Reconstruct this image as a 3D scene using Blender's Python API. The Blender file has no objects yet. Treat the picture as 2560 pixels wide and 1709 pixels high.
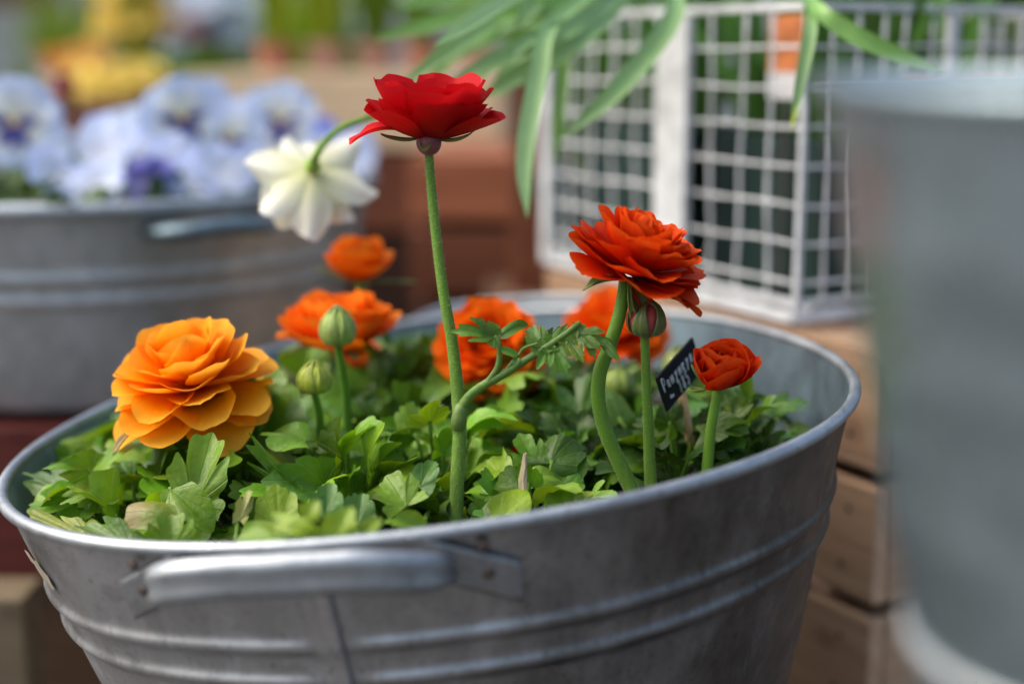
import bpy, bmesh, math, random
import numpy as np
from mathutils import Vector, Matrix, Euler
R = math.radians
rng = np.random.default_rng(7)
random.seed(7)
S = bpy.context.scene
COL = S.collection

# ------------------------------------------------------------------ camera
FPX, CX, CY, PITCH, CAMZ = 3556.0, 1280.0, 854.5, R(11.5), 1.0
cp, sp = math.cos(PITCH), math.sin(PITCH)
cd = bpy.data.cameras.new('camera'); cam = bpy.data.objects.new('camera', cd); COL.objects.link(cam)
cam.location = (0, 0, CAMZ); cam.rotation_euler = (R(90) - PITCH, 0, 0)
cd.sensor_width = 36; cd.lens = 50 * 0.99986; cd.clip_start = 0.01; cd.clip_end = 200
cd.dof.use_dof = True; cd.dof.focus_distance = 0.605; cd.dof.aperture_fstop = 2.7
S.camera = cam
# ------------------------------------------------------------------ light
SUN_EL, SUN_AZ = R(50), R(-88)          # azimuth measured from +Y towards +X
w = bpy.data.worlds.new('World'); S.world = w; w.use_nodes = True
nt = w.node_tree; bg = nt.nodes['Background']
sky = nt.nodes.new('ShaderNodeTexSky'); sky.sky_type = 'NISHITA'; sky.sun_disc = False
sky.sun_elevation = SUN_EL; sky.sun_rotation = SUN_AZ
sky.air_density = 1.0; sky.dust_density = 6.0; sky.ozone_density = 1.0
nt.links.new(sky.outputs[0], bg.inputs[0]); bg.inputs[1].default_value = 0.15
sd = bpy.data.lights.new('sun', 'SUN'); sun = bpy.data.objects.new('sun', sd); COL.objects.link(sun)
sd.energy = 0.55; sd.angle = R(70); sd.color = (1, 0.99, 0.97)
sdir = Vector((math.sin(SUN_AZ) * math.cos(SUN_EL), math.cos(SUN_AZ) * math.cos(SUN_EL), math.sin(SUN_EL)))
sun.rotation_euler = sdir.to_track_quat('Z', 'Y').to_euler(); sun.location = sdir * 5
S.view_settings.view_transform = 'Standard'; S.view_settings.look = 'None'
S.view_settings.exposure = 0.95; S.view_settings.gamma = 1.0; S.view_settings.use_curve_mapping = False
S.cycles.use_denoising = True
try: S.cycles.denoiser = 'OPENIMAGEDENOISE'
except Exception: pass
S.cycles.max_bounces = 8; S.cycles.transparent_max_bounces = 8

# ------------------------------------------------------------------ helpers
def V(*a): return np.array(a, float)
def nrm(v):
    v = np.asarray(v, float); return v / (np.linalg.norm(v) + 1e-12)
CAMP = V(0, 0, CAMZ)
FWD, UPV, RGT = V(0, cp, -sp), V(0, sp, cp), V(1, 0, 0)
def W(px, py, d):                        # photo pixel and distance along the optical axis -> world
    return CAMP + d * FWD + (px - CX) / FPX * d * RGT - (py - CY) / FPX * d * UPV
def ray(px, py): return FWD + (px - CX) / FPX * RGT - (py - CY) / FPX * UPV

def empty(name, loc, label=None, cat=None, group=None, kind=None):
    o = bpy.data.objects.new(name, None); COL.objects.link(o); o.location = tuple(loc); o.empty_display_size = 0.02
    tag(o, label, cat, group, kind); return o
def tag(o, label=None, cat=None, group=None, kind=None):
    if label: o['label'] = label
    if cat: o['category'] = cat
    if group: o['group'] = group
    if kind: o['kind'] = kind
    return o
def build(name, verts, faces, m, parent=None, smooth=True, uv=None, tint=None, label=None, world=True):
    verts = np.asarray(verts, float)
    if parent is not None and world: verts = verts - rootloc(parent)
    me = bpy.data.meshes.new(name)
    me.from_pydata(verts.tolist(), [], faces)
    if smooth: me.polygons.foreach_set('use_smooth', [True] * len(me.polygons))
    n = len(me.loops); li = np.empty(n, int); me.loops.foreach_get('vertex_index', li)
    if uv is not None:
        l = me.uv_layers.new(name='UVMap'); l.data.foreach_set('uv', np.asarray(uv, float)[li].ravel())
    if tint is not None:
        a = me.attributes.new('tint', 'FLOAT_COLOR', 'POINT')
        t = np.asarray(tint, float)
        if t.shape[1] == 3: t = np.c_[t, np.ones(len(t))]
        a.data.foreach_set('color', t.ravel())
    me.materials.append(m); me.validate(); me.update()
    o = bpy.data.objects.new(name, me); COL.objects.link(o)
    if parent is not None: o.parent = parent
    if label: o['label'] = label
    return o
def rootloc(o):
    p = np.zeros(3)
    while o is not None:
        p = p + np.array(o.location); o = o.parent
    return p
class MB:                                 # collects grids / tubes / boxes into one mesh
    def __init__(s): s.v = []; s.f = []; s.uv = []; s.t = []; s.n = 0
    def add(s, v, f, uv=None, t=None):
        v = np.asarray(v, float); k = s.n
        s.v.append(v); s.f += [tuple(i + k for i in q) for q in f]; s.n += len(v)
        s.uv.append(np.zeros((len(v), 2)) if uv is None else np.asarray(uv, float))
        s.t.append(np.ones((len(v), 3)) if t is None else np.broadcast_to(np.asarray(t, float), (len(v), 3)))
    def make(s, name, m, parent=None, smooth=True, **k):
        return build(name, np.concatenate(s.v), s.f, m, parent, smooth, uv=np.concatenate(s.uv), tint=np.concatenate(s.t), **k)
def gridf(nu, nv, wrap=False):
    f = []
    for i in range(nu if wrap else nu - 1):
        for j in range(nv - 1):
            a, b = i * nv + j, ((i + 1) % nu) * nv + j
            f.append((a, b, b + 1, a + 1))
    return f
def catmull(P, n):
    P = np.asarray(P, float)
    if len(P) == 2: return np.linspace(P[0], P[1], n)
    Q = np.vstack([2 * P[0] - P[1], P, 2 * P[-1] - P[-2]])
    seg = np.linspace(0, len(P) - 1 - 1e-9, n); out = []
    for s in seg:
        i = int(s); t = s - i; a, b, c, d = Q[i], Q[i + 1], Q[i + 2], Q[i + 3]
        out.append(.5 * ((2 * b) + (c - a) * t + (2 * a - 5 * b + 4 * c - d) * t * t + (3 * b - a - 3 * c + d) * t ** 3))
    return np.array(out)
def tube(P, rad, ns=10, flat=1.0, upv=None, cap=True):
    P = np.asarray(P, float); n = len(P); rad = np.broadcast_to(rad, n) if np.ndim(rad) == 0 else np.interp(np.linspace(0, 1, n), np.linspace(0, 1, len(rad)), rad)
    T = np.gradient(P, axis=0); T /= np.linalg.norm(T, axis=1)[:, None] + 1e-12
    u = nrm(np.cross(T[0], upv if upv is not None else (V(0, 0, 1) if abs(T[0][2]) < .9 else V(0, 1, 0))))
    vs = []
    for i in range(n):
        u = nrm(u - T[i] * u.dot(T[i])); b = np.cross(T[i], u)
        for k in range(ns):
            a = 2 * math.pi * k / ns
            vs.append(P[i] + rad[i] * (math.cos(a) * u + flat * math.sin(a) * b))
    f = []
    for i in range(n - 1):
        for k in range(ns):
            k2 = (k + 1) % ns
            f.append((i * ns + k, i * ns + k2, (i + 1) * ns + k2, (i + 1) * ns + k))
    if cap: f += [tuple(range(ns))[::-1], tuple((n - 1) * ns + k for k in range(ns))]
    return np.array(vs), f
def lathe(prof, ns=48, center=V(0, 0, 0)):
    vs = [center + V(r * math.cos(2 * math.pi * k / ns), r * math.sin(2 * math.pi * k / ns), z) for k in range(ns) for r, z in prof]
    return np.array(vs), gridf(ns, len(prof), True)
def box(c, size, M=None, bev=0.0, jit=0.0):
    bm = bmesh.new(); bmesh.ops.create_cube(bm, size=1)
    for v in bm.verts: v.co = Vector((v.co.x * size[0], v.co.y * size[1], v.co.z * size[2]))
    if bev: bmesh.ops.bevel(bm, geom=bm.edges[:], offset=bev, segments=2, affect='EDGES', profile=.6)
    bm.verts.index_update()
    v = np.array([tuple(x.co) for x in bm.verts]); f = [tuple(x.index for x in q.verts) for q in bm.faces]; bm.free()
    if jit: v = v + rng.normal(0, jit, v.shape)
    if M is not None: v = v @ np.asarray(M, float).T
    return v + np.asarray(c, float), f
def sphere(c, r, sc=(1, 1, 1), nu=14, nv=9):
    vs = []
    for i in range(nu):
        for j in range(nv):
            a = 2 * math.pi * i / nu; b = math.pi * (j / (nv - 1) - .5)
            vs.append((math.cos(a) * math.cos(b) * sc[0] * r, math.sin(a) * math.cos(b) * sc[1] * r, math.sin(b) * sc[2] * r))
    return np.array(vs) + np.asarray(c), gridf(nu, nv, True)
def frame(axis, ref=None):
    z = nrm(axis); x = np.cross(V(0, 1, 0) if ref is None else ref, z)
    if np.linalg.norm(x) < 1e-3: x = V(1, 0, 0)
    x = nrm(x); return np.stack([x, np.cross(z, x), z], 1)   # columns

# ------------------------------------------------------------------ materials
def mat(name, col, rough=.5, metal=0., bump=0., bscale=200., var=.0, vscale=30., tint=False, trans=0., sheen=0., spec=.5, tcol=None, stretch=None, col2=None, coat=0.):
    m = bpy.data.materials.new(name); m.use_nodes = True; t = m.node_tree; N = t.nodes; L = t.links
    p = N['Principled BSDF']; out = N['Material Output']
    p.inputs['Roughness'].default_value = rough; p.inputs['Metallic'].default_value = metal
    p.inputs['Specular IOR Level'].default_value = spec; p.inputs['Coat Weight'].default_value = coat
    if sheen:
        p.inputs['Sheen Weight'].default_value = sheen; p.inputs['Sheen Roughness'].default_value = .4
    c4 = (*col, 1)
    src = None
    tc = N.new('ShaderNodeTexCoord'); mp = N.new('ShaderNodeMapping'); L.new(tc.outputs['Object'], mp.inputs[0])
    if stretch: mp.inputs['Scale'].default_value = stretch
    if tint:
        a = N.new('ShaderNodeAttribute'); a.attribute_name = 'tint'
        mx = N.new('ShaderNodeMix'); mx.data_type = 'RGBA'; mx.blend_type = 'MULTIPLY'; mx.inputs[0].default_value = 1
        mx.inputs[6].default_value = c4; L.new(a.outputs['Color'], mx.inputs[7]); src = mx.outputs[2]
    if var:
        n = N.new('ShaderNodeTexNoise'); n.inputs['Scale'].default_value = vscale; n.inputs['Detail'].default_value = 6
        n.inputs['Roughness'].default_value = .65
        L.new(mp.outputs[0], n.inputs['Vector'])
        rp = N.new('ShaderNodeValToRGB'); e = rp.color_ramp.elements; e[0].position = .3; e[1].position = .72
        if col2 is None: lo = tuple(x * (1 - var) for x in col); hi = tuple(min(1, x * (1 + var)) for x in col)
        else: lo, hi = col, col2
        e[0].color = (*lo, 1); e[1].color = (*hi, 1); L.new(n.outputs[0], rp.inputs[0])
        if src is not None: L.new(rp.outputs[0], mx.inputs[6])
        else: src = rp.outputs[0]
    if src is not None: L.new(src, p.inputs['Base Color'])
    else: p.inputs['Base Color'].default_value = c4
    if bump:
        n2 = N.new('ShaderNodeTexNoise'); n2.inputs['Scale'].default_value = bscale; n2.inputs['Detail'].default_value = 4
        L.new(mp.outputs[0], n2.inputs['Vector'])
        b = N.new('ShaderNodeBump'); b.inputs['Strength'].default_value = bump; b.inputs['Distance'].default_value = .001
        L.new(n2.outputs[0], b.inputs['Height']); L.new(b.outputs[0], p.inputs['Normal'])
    if trans:
        tr = N.new('ShaderNodeBsdfTranslucent'); ms = N.new('ShaderNodeMixShader'); ms.inputs[0].default_value = trans
        L.new(p.outputs[0], ms.inputs[1]); L.new(tr.outputs[0], ms.inputs[2]); L.new(ms.outputs[0], out.inputs[0])
        if src is not None and tcol is None: L.new(src, tr.inputs[0])
        elif src is not None:
            m2 = N.new('ShaderNodeMix'); m2.data_type = 'RGBA'; m2.blend_type = 'MULTIPLY'; m2.inputs[0].default_value = 1
            L.new(src, m2.inputs[6]); m2.inputs[7].default_value = (*tcol, 1); L.new(m2.outputs[2], tr.inputs[0])
        else: tr.inputs[0].default_value = c4
    return m
def leaf_mat(name, bumpy=.5):
    """Leaf colour from 'tint'; palmate veins from the UV (u = angle across the blade, v = distance from its base)."""
    m = bpy.data.materials.new(name); m.use_nodes = True; t = m.node_tree; N = t.nodes; L = t.links
    p = N['Principled BSDF']; out = N['Material Output']; p.inputs['Roughness'].default_value = .40
    p.inputs['Specular IOR Level'].default_value = .42
    uv = N.new('ShaderNodeUVMap'); sx = N.new('ShaderNodeSeparateXYZ'); L.new(uv.outputs[0], sx.inputs[0])
    def M_(op, a, b=None, c=None):
        n = N.new('ShaderNodeMath'); n.operation = op
        for i, x in enumerate((a, b, c)):
            if x is None: continue
            if isinstance(x, (int, float)): n.inputs[i].default_value = x
            else: L.new(x, n.inputs[i])
        return n.outputs[0]
    k = M_('MULTIPLY', sx.outputs[0], 7.0); fr = M_('ABSOLUTE', M_('SUBTRACT', M_('FRACT', k), .5))
    wd = M_('MULTIPLY_ADD', sx.outputs[1], -.05, .075)
    vein = M_('SMOOTH_MIN', M_('MAXIMUM', M_('SUBTRACT', 1.0, M_('DIVIDE', fr, wd)), 0.0), 1.0, .1)
    ns = N.new('ShaderNodeTexNoise'); ns.inputs['Scale'].default_value = 210; ns.inputs['Detail'].default_value = 5
    tc = N.new('ShaderNodeTexCoord'); L.new(tc.outputs['Object'], ns.inputs['Vector'])
    nl = N.new('ShaderNodeTexNoise'); nl.inputs['Scale'].default_value = 60; nl.inputs['Detail'].default_value = 3
    L.new(tc.outputs['Object'], nl.inputs['Vector'])
    a = N.new('ShaderNodeAttribute'); a.attribute_name = 'tint'
    hs = N.new('ShaderNodeHueSaturation'); L.new(a.outputs['Color'], hs.inputs['Color'])
    L.new(M_('MULTIPLY_ADD', nl.outputs[0], .9, .55), hs.inputs['Value'])
    L.new(M_('MULTIPLY_ADD', ns.outputs[0], .04, .48), hs.inputs['Hue'])
    mx = N.new('ShaderNodeMix'); mx.data_type = 'RGBA'; L.new(hs.outputs[0], mx.inputs[6])
    mx.inputs[7].default_value = (.26, .38, .08, 1); L.new(M_('MULTIPLY', vein, .6), mx.inputs[0])
    L.new(mx.outputs[2], p.inputs['Base Color'])
    h = M_('ADD', M_('MULTIPLY', vein, -.7), M_('MULTIPLY', ns.outputs[0], .9))
    b = N.new('ShaderNodeBump'); b.inputs['Strength'].default_value = bumpy; b.inputs['Distance'].default_value = .0022
    L.new(h, b.inputs['Height']); L.new(b.outputs[0], p.inputs['Normal'])
    tr = N.new('ShaderNodeBsdfTranslucent'); m2 = N.new('ShaderNodeMix'); m2.data_type = 'RGBA'; m2.blend_type = 'MULTIPLY'; m2.inputs[0].default_value = 1
    L.new(mx.outputs[2], m2.inputs[6]); m2.inputs[7].default_value = (1.5, 1.35, .35, 1); L.new(m2.outputs[2], tr.inputs[0])
    ms = N.new('ShaderNodeMixShader'); ms.inputs[0].default_value = .24
    L.new(p.outputs[0], ms.inputs[1]); L.new(tr.outputs[0], ms.inputs[2]); L.new(ms.outputs[0], out.inputs[0])
    return m
def petal_mat(name, base, tip, edge, trans=.35, fine=60., rough=.5, sat=1.0):
    """petal colour runs from base to tip along v, with fine streaks along the petal and a paler lip."""
    m = bpy.data.materials.new(name); m.use_nodes = True; t = m.node_tree; N = t.nodes; L = t.links
    p = N['Principled BSDF']; out = N['Material Output']; p.inputs['Roughness'].default_value = rough
    p.inputs['Specular IOR Level'].default_value = .12
    uv = N.new('ShaderNodeUVMap'); mp = N.new('ShaderNodeMapping'); mp.inputs['Scale'].default_value = (fine, 2.5, 1); L.new(uv.outputs[0], mp.inputs[0])
    ns = N.new('ShaderNodeTexNoise'); ns.inputs['Scale'].default_value = 1; ns.inputs['Detail'].default_value = 3; L.new(mp.outputs[0], ns.inputs['Vector'])
    sx = N.new('ShaderNodeSeparateXYZ'); L.new(uv.outputs[0], sx.inputs[0])
    ad = N.new('ShaderNodeMath'); ad.operation = 'MULTIPLY_ADD'; L.new(ns.outputs[0], ad.inputs[0]); ad.inputs[1].default_value = .42; L.new(sx.outputs[1], ad.inputs[2])
    su = N.new('ShaderNodeMath'); su.operation = 'SUBTRACT'; L.new(ad.outputs[0], su.inputs[0]); su.inputs[1].default_value = .21
    rp = N.new('ShaderNodeValToRGB'); e = rp.color_ramp.elements
    e[0].position = .1; e[0].color = (*base, 1); e[1].position = .97; e[1].color = (*edge, 1)
    q = e.new(.65); q.color = (*tip, 1)
    L.new(su.outputs[0], rp.inputs[0])
    a = N.new('ShaderNodeAttribute'); a.attribute_name = 'tint'
    mx = N.new('ShaderNodeMix'); mx.data_type = 'RGBA'; mx.blend_type = 'MULTIPLY'; mx.inputs[0].default_value = 1
    L.new(rp.outputs[0], mx.inputs[6]); L.new(a.outputs['Color'], mx.inputs[7]); L.new(mx.outputs[2], p.inputs['Base Color'])
    b = N.new('ShaderNodeBump'); b.inputs['Strength'].default_value = .35; b.inputs['Distance'].default_value = .0006
    L.new(ns.outputs[0], b.inputs['Height']); L.new(b.outputs[0], p.inputs['Normal'])
    tr = N.new('ShaderNodeBsdfTranslucent'); L.new(mx.outputs[2], tr.inputs[0])
    ms = N.new('ShaderNodeMixShader'); ms.inputs[0].default_value = trans
    L.new(p.outputs[0], ms.inputs[1]); L.new(tr.outputs[0], ms.inputs[2]); L.new(ms.outputs[0], out.inputs[0])
    return m
def zinc_mat(name, col=(.46, .485, .50), rough=.38, rust=.6, metal=.85, tarnish_shade=0.):
    m = bpy.data.materials.new(name); m.use_nodes = True; t = m.node_tree; N = t.nodes; L = t.links
    p = N['Principled BSDF']; p.inputs['Metallic'].default_value = metal
    tc = N.new('ShaderNodeTexCoord')
    def noise(s, d, sc=None, r=.6):
        n = N.new('ShaderNodeTexNoise'); n.inputs['Scale'].default_value = s; n.inputs['Detail'].default_value = d; n.inputs['Roughness'].default_value = r
        if sc:
            mp = N.new('ShaderNodeMapping'); mp.inputs['Scale'].default_value = sc; L.new(tc.outputs['Object'], mp.inputs[0]); L.new(mp.outputs[0], n.inputs['Vector'])
        else: L.new(tc.outputs['Object'], n.inputs['Vector'])
        return n.outputs[0]
    def ramp(s, a, b, ca, cb):
        r = N.new('ShaderNodeValToRGB'); e = r.color_ramp.elements; e[0].position = a; e[1].position = b; e[0].color = (*ca, 1); e[1].color = (*cb, 1); L.new(s, r.inputs[0]); return r.outputs[0]
    vo = N.new('ShaderNodeTexVoronoi'); vo.inputs['Scale'].default_value = 95; L.new(tc.outputs['Object'], vo.inputs['Vector'])
    big = ramp(noise(14, 6, (1, 1, .5)), .3, .7, tuple(c * .78 for c in col), tuple(min(1, c * 1.16) for c in col))
    stk = ramp(noise(26, 5, (1, 1, .07), .7), .35, .68, (.62, .61, .60), (1.0, 1.0, 1.0))
    sm_ = N.new('ShaderNodeMix'); sm_.data_type = 'RGBA'; sm_.blend_type = 'MULTIPLY'; sm_.inputs[0].default_value = .32; L.new(big, sm_.inputs[6]); L.new(stk, sm_.inputs[7]); big = sm_.outputs[2]
    sp_ = N.new('ShaderNodeMix'); sp_.data_type = 'RGBA'; sp_.blend_type = 'OVERLAY'; sp_.inputs[0].default_value = .13
    bw = N.new('ShaderNodeRGBToBW'); L.new(vo.outputs['Color'], bw.inputs[0]); L.new(big, sp_.inputs[6]); L.new(bw.outputs[0], sp_.inputs[7])
    fine = ramp(noise(330, 3), .57, .72, (0, 0, 0), (1, 1, 1))         # tiny dark specks
    mm = N.new('ShaderNodeMath'); mm.operation = 'MULTIPLY'; L.new(fine, mm.inputs[0]); mm.inputs[1].default_value = .55
    dk = N.new('ShaderNodeMix'); dk.data_type = 'RGBA'; L.new(mm.outputs[0], dk.inputs[0]); L.new(sp_.outputs[2], dk.inputs[6]); dk.inputs[7].default_value = (.13, .12, .11, 1)
    rs = ramp(noise(30, 8, (1, 1, .35), .75), .60, .78, (0, 0, 0), (1, 1, 1))
    rm = N.new('ShaderNodeMath'); rm.operation = 'MULTIPLY'; L.new(rs, rm.inputs[0]); rm.inputs[1].default_value = rust
    ru = N.new('ShaderNodeMix'); ru.data_type = 'RGBA'; L.new(rm.outputs[0], ru.inputs[0]); L.new(dk.outputs[2], ru.inputs[6]); ru.inputs[7].default_value = (.24, .15, .09, 1)
    src = ru.outputs[2]
    if tarnish_shade:                              # brown patina and painted dark reflection on the tub's right, broken up by noise
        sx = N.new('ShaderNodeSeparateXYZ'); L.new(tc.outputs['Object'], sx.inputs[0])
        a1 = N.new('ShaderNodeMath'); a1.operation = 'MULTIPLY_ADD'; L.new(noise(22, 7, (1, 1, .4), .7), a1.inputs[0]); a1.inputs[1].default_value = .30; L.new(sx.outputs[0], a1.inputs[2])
        tm = N.new('ShaderNodeMapRange'); L.new(a1.outputs[0], tm.inputs[0]); tm.inputs[1].default_value = .10; tm.inputs[2].default_value = .27; tm.inputs[3].default_value = 0; tm.inputs[4].default_value = tarnish_shade
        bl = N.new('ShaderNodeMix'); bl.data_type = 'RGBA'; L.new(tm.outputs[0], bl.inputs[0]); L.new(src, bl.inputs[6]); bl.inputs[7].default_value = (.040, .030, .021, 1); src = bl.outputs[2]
    L.new(src, p.inputs['Base Color'])
    rr = N.new('ShaderNodeMapRange'); L.new(noise(40, 5), rr.inputs[0]); rr.inputs[1].default_value = .3; rr.inputs[2].default_value = .7
    rr.inputs[3].default_value = rough - .12; rr.inputs[4].default_value = rough + .16; L.new(rr.outputs[0], p.inputs['Roughness'])
    b = N.new('ShaderNodeBump'); b.inputs['Strength'].default_value = .18; b.inputs['Distance'].default_value = .001
    L.new(noise(55, 4, (1, 1, .6)), b.inputs['Height']); L.new(b.outputs[0], p.inputs['Normal'])
    return m
def wood_mat(name, a, b, rough=.65, scale=(3, 40, 40), axis_scale=1.0):
    m = bpy.data.materials.new(name); m.use_nodes = True; t = m.node_tree; N = t.nodes; L = t.links
    p = N['Principled BSDF']; p.inputs['Roughness'].default_value = rough; p.inputs['Specular IOR Level'].default_value = .3
    uv = N.new('ShaderNodeUVMap'); mp = N.new('ShaderNodeMapping'); mp.inputs['Scale'].default_value = (scale[0], scale[1], 1); L.new(uv.outputs[0], mp.inputs[0])
    n = N.new('ShaderNodeTexNoise'); n.inputs['Scale'].default_value = 1.5; n.inputs['Detail'].default_value = 6; n.inputs['Distortion'].default_value = 1.2
    L.new(mp.outputs[0], n.inputs['Vector'])
    r = N.new('ShaderNodeValToRGB'); e = r.color_ramp.elements; e[0].position = .32; e[1].position = .68; e[0].color = (*a, 1); e[1].color = (*b, 1)
    L.new(n.outputs[0], r.inputs[0])
    vo = N.new('ShaderNodeTexVoronoi'); vo.inputs['Scale'].default_value = 1.0
    mp2 = N.new('ShaderNodeMapping'); mp2.inputs['Scale'].default_value = (14, 17, 1); L.new(uv.outputs[0], mp2.inputs[0]); L.new(mp2.outputs[0], vo.inputs['Vector'])
    r2 = N.new('ShaderNodeValToRGB'); e = r2.color_ramp.elements; e[0].position = .06; e[1].position = .17; e[0].color = (.45, .45, .45, 1); e[1].color = (0, 0, 0, 1); L.new(vo.outputs[0], r2.inputs[0])
    mx = N.new('ShaderNodeMix'); mx.data_type = 'RGBA'; L.new(r2.outputs[0], mx.inputs[0]); L.new(r.outputs[0], mx.inputs[6]); mx.inputs[7].default_value = (a[0] * .35, a[1] * .28, a[2] * .25, 1)
    at = N.new('ShaderNodeAttribute'); at.attribute_name = 'tint'
    m3 = N.new('ShaderNodeMix'); m3.data_type = 'RGBA'; m3.blend_type = 'MULTIPLY'; m3.inputs[0].default_value = 1; L.new(mx.outputs[2], m3.inputs[6]); L.new(at.outputs['Color'], m3.inputs[7])
    L.new(m3.outputs[2], p.inputs['Base Color'])
    bp = N.new('ShaderNodeBump'); bp.inputs['Strength'].default_value = .4; bp.inputs['Distance'].default_value = .002; L.new(n.outputs[0], bp.inputs['Height']); L.new(bp.outputs[0], p.inputs['Normal'])
    return m

M_zinc = zinc_mat('zinc', tarnish_shade=.88); M_zinc_in = zinc_mat('inner_zinc', (.17, .245, .285), .46, .2); M_zinc_dull = zinc_mat('dull_zinc', (.47, .515, .535), .5, .1)
M_zinc_bright = zinc_mat('bright_zinc', (.40, .445, .475), .44, .2); M_zinc_pail = zinc_mat('pail_zinc', (.33, .43, .48), .30, .1)
M_leaf = leaf_mat('leaf')
M_stem = mat('stem', (.125, .25, .025), .55, tint=True, bump=.35, bscale=700, var=.2, vscale=60, trans=.12, sheen=.12, spec=.3, stretch=(1, 1, .35))
M_hair = mat('stem_hair', (.55, .62, .42), .6, trans=.4)
M_red = petal_mat('red_petal', (.28, .001, .003), (.60, .003, .007), (.64, .010, .014), .32)
M_orred = petal_mat('orange_red_petal', (.55, .014, .001), (.68, .030, .002), (.80, .10, .008), .33)
M_yelor = petal_mat('yellow_orange_petal', (.88, .15, .001), (.96, .37, .001), (.99, .52, .05), .42)
M_orange = petal_mat('orange_petal', (.80, .085, .001), (.90, .17, .001), (.95, .28, .02), .35)
M_deepor = petal_mat('deep_orange_petal', (.76, .04, .001), (.86, .11, .001), (.92, .22, .012), .33)
M_scarlet = petal_mat('scarlet_petal', (.56, .008, .001), (.70, .024, .002), (.82, .09, .008), .3)
M_white = petal_mat('white_petal', (.72, .74, .40), (.86, .86, .70), (.90, .90, .80), .3)
M_corona = petal_mat('cream_petal', (.78, .66, .25), (.84, .80, .55), (.88, .86, .70), .3)
M_pansy = petal_mat('pale_blue_petal', (.86, .86, .70), (.72, .80, .93), (.52, .64, .92), .3, 30)
M_pansyL = petal_mat('lilac_petal', (.72, .77, .86), (.62, .71, .90), (.47, .57, .90), .3, 30)
M_indigo = mat('indigo_blotch', (.03, .03, .22), .6); M_yeye = mat('yellow_eye', (.8, .5, .03), .5)
M_bulb = mat('maroon_receptacle', (.20, .05, .055), .5, var=.4, vscale=200, sheen=.3, trans=.1)
M_sepal = mat('sepal', (.17, .24, .06), .5, tint=True, var=.3, vscale=150, trans=.2, sheen=.2)
M_bud = mat('green_bud', (.30, .40, .13), .5, tint=True, var=.3, vscale=160, trans=.15, sheen=.2)
M_soil = mat('potting_soil', (.035, .024, .016), .95, bump=1.0, bscale=160, var=.6, vscale=90)
M_tan = wood_mat('tan_pine', (.42, .26, .15), (.56, .37, .23)); M_pale = wood_mat('pale_pine', (.60, .45, .26), (.74, .57, .35))
M_redwood = wood_mat('red_stained_wood', (.22, .065, .028), (.36, .13, .06)); M_darkred = wood_mat('dark_red_wood', (.09, .018, .012), (.15, .032, .022))
M_brown = wood_mat('brown_wood', (.12, .065, .035), (.20, .11, .06))
M_wire = mat('white_painted_wire', (.60, .625, .63), .5, var=.3, vscale=60, bump=.5, bscale=300)
M_board = mat('chalkboard', (.007, .008, .010), .75, var=.3, vscale=150, spec=.15); M_chalk = mat('chalk', (.62, .70, .76), .9)
M_stick = mat('stick_wood', (.62, .40, .19), .6, var=.2, vscale=40, stretch=(6, 6, 1))
M_twig = mat('dry_twig', (.40, .33, .19), .8, var=.4, vscale=250, bump=.6, bscale=500, stretch=(1, 1, .2))
M_terra = mat('terracotta', (.42, .17, .10), .8, var=.2, vscale=20); M_pinkterra = mat('pink_terracotta', (.55, .30, .22), .8, var=.2, vscale=20)
M_brownpot = mat('brown_pot', (.16, .07, .03), .6); M_dgreen = mat('dark_green_plastic', (.004, .028, .022), .5); M_black = mat('black_plastic', (.012, .012, .013), .45)
M_strap = mat('strap_leaf', (.24, .40, .15), .40, tint=True, var=.18, vscale=25, trans=.25, stretch=(1, 1, 1))
M_bgleaf = mat('bright_leaf', (.16, .27, .02), .5, tint=True, trans=.25); M_ground = mat('pavement', (.10, .092, .085), .9, var=.2, vscale=6)

# ------------------------------------------------------------------ setting
g = build('ground', [(-30, -30, 0), (30, -30, 0), (30, 30, 0), (-30, 30, 0)], [(0, 1, 2, 3)], M_ground, smooth=False); tag(g, kind='structure')

# ------------------------------------------------------------------ the tub
TC = V(-.039, .67311, .83244); TN = nrm(V(-.11307, 0, .99359)); TA = V(TN[2], 0, -TN[0]); TB = V(0, 1, 0)
FC = [0.20355, 0.00066, 0.00949, -0.00843, 0.00035, -8e-05, -0.00798, 0.00011, -0.00069]
def rim_r(th):
    r = FC[0]
    for k in range(1, 5): r = r + FC[2 * k - 1] * np.cos(k * th) + FC[2 * k] * np.sin(k * th)
    return r
TAPER = .295; TUBH = .195
def wall_r(th, h):                        # h = depth below the rim, along the tub's axis
    return rim_r(th) - TAPER * h
def T2W(th, r, h): return TC + TA * (r * np.cos(th)) + TB * (r * np.sin(th)) - TN * h
def onplane(px, py, h=0.02):
    d = ray(px, py); t = ((TC - TN * h - CAMP) @ TN) / (d @ TN); return CAMP + t * d, t
def tubcoord(P):
    d = P - TC; x, y, hh = d @ TA, d @ TB, -(d @ TN); return np.arctan2(y, x), np.hypot(x, y), hh

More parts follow.
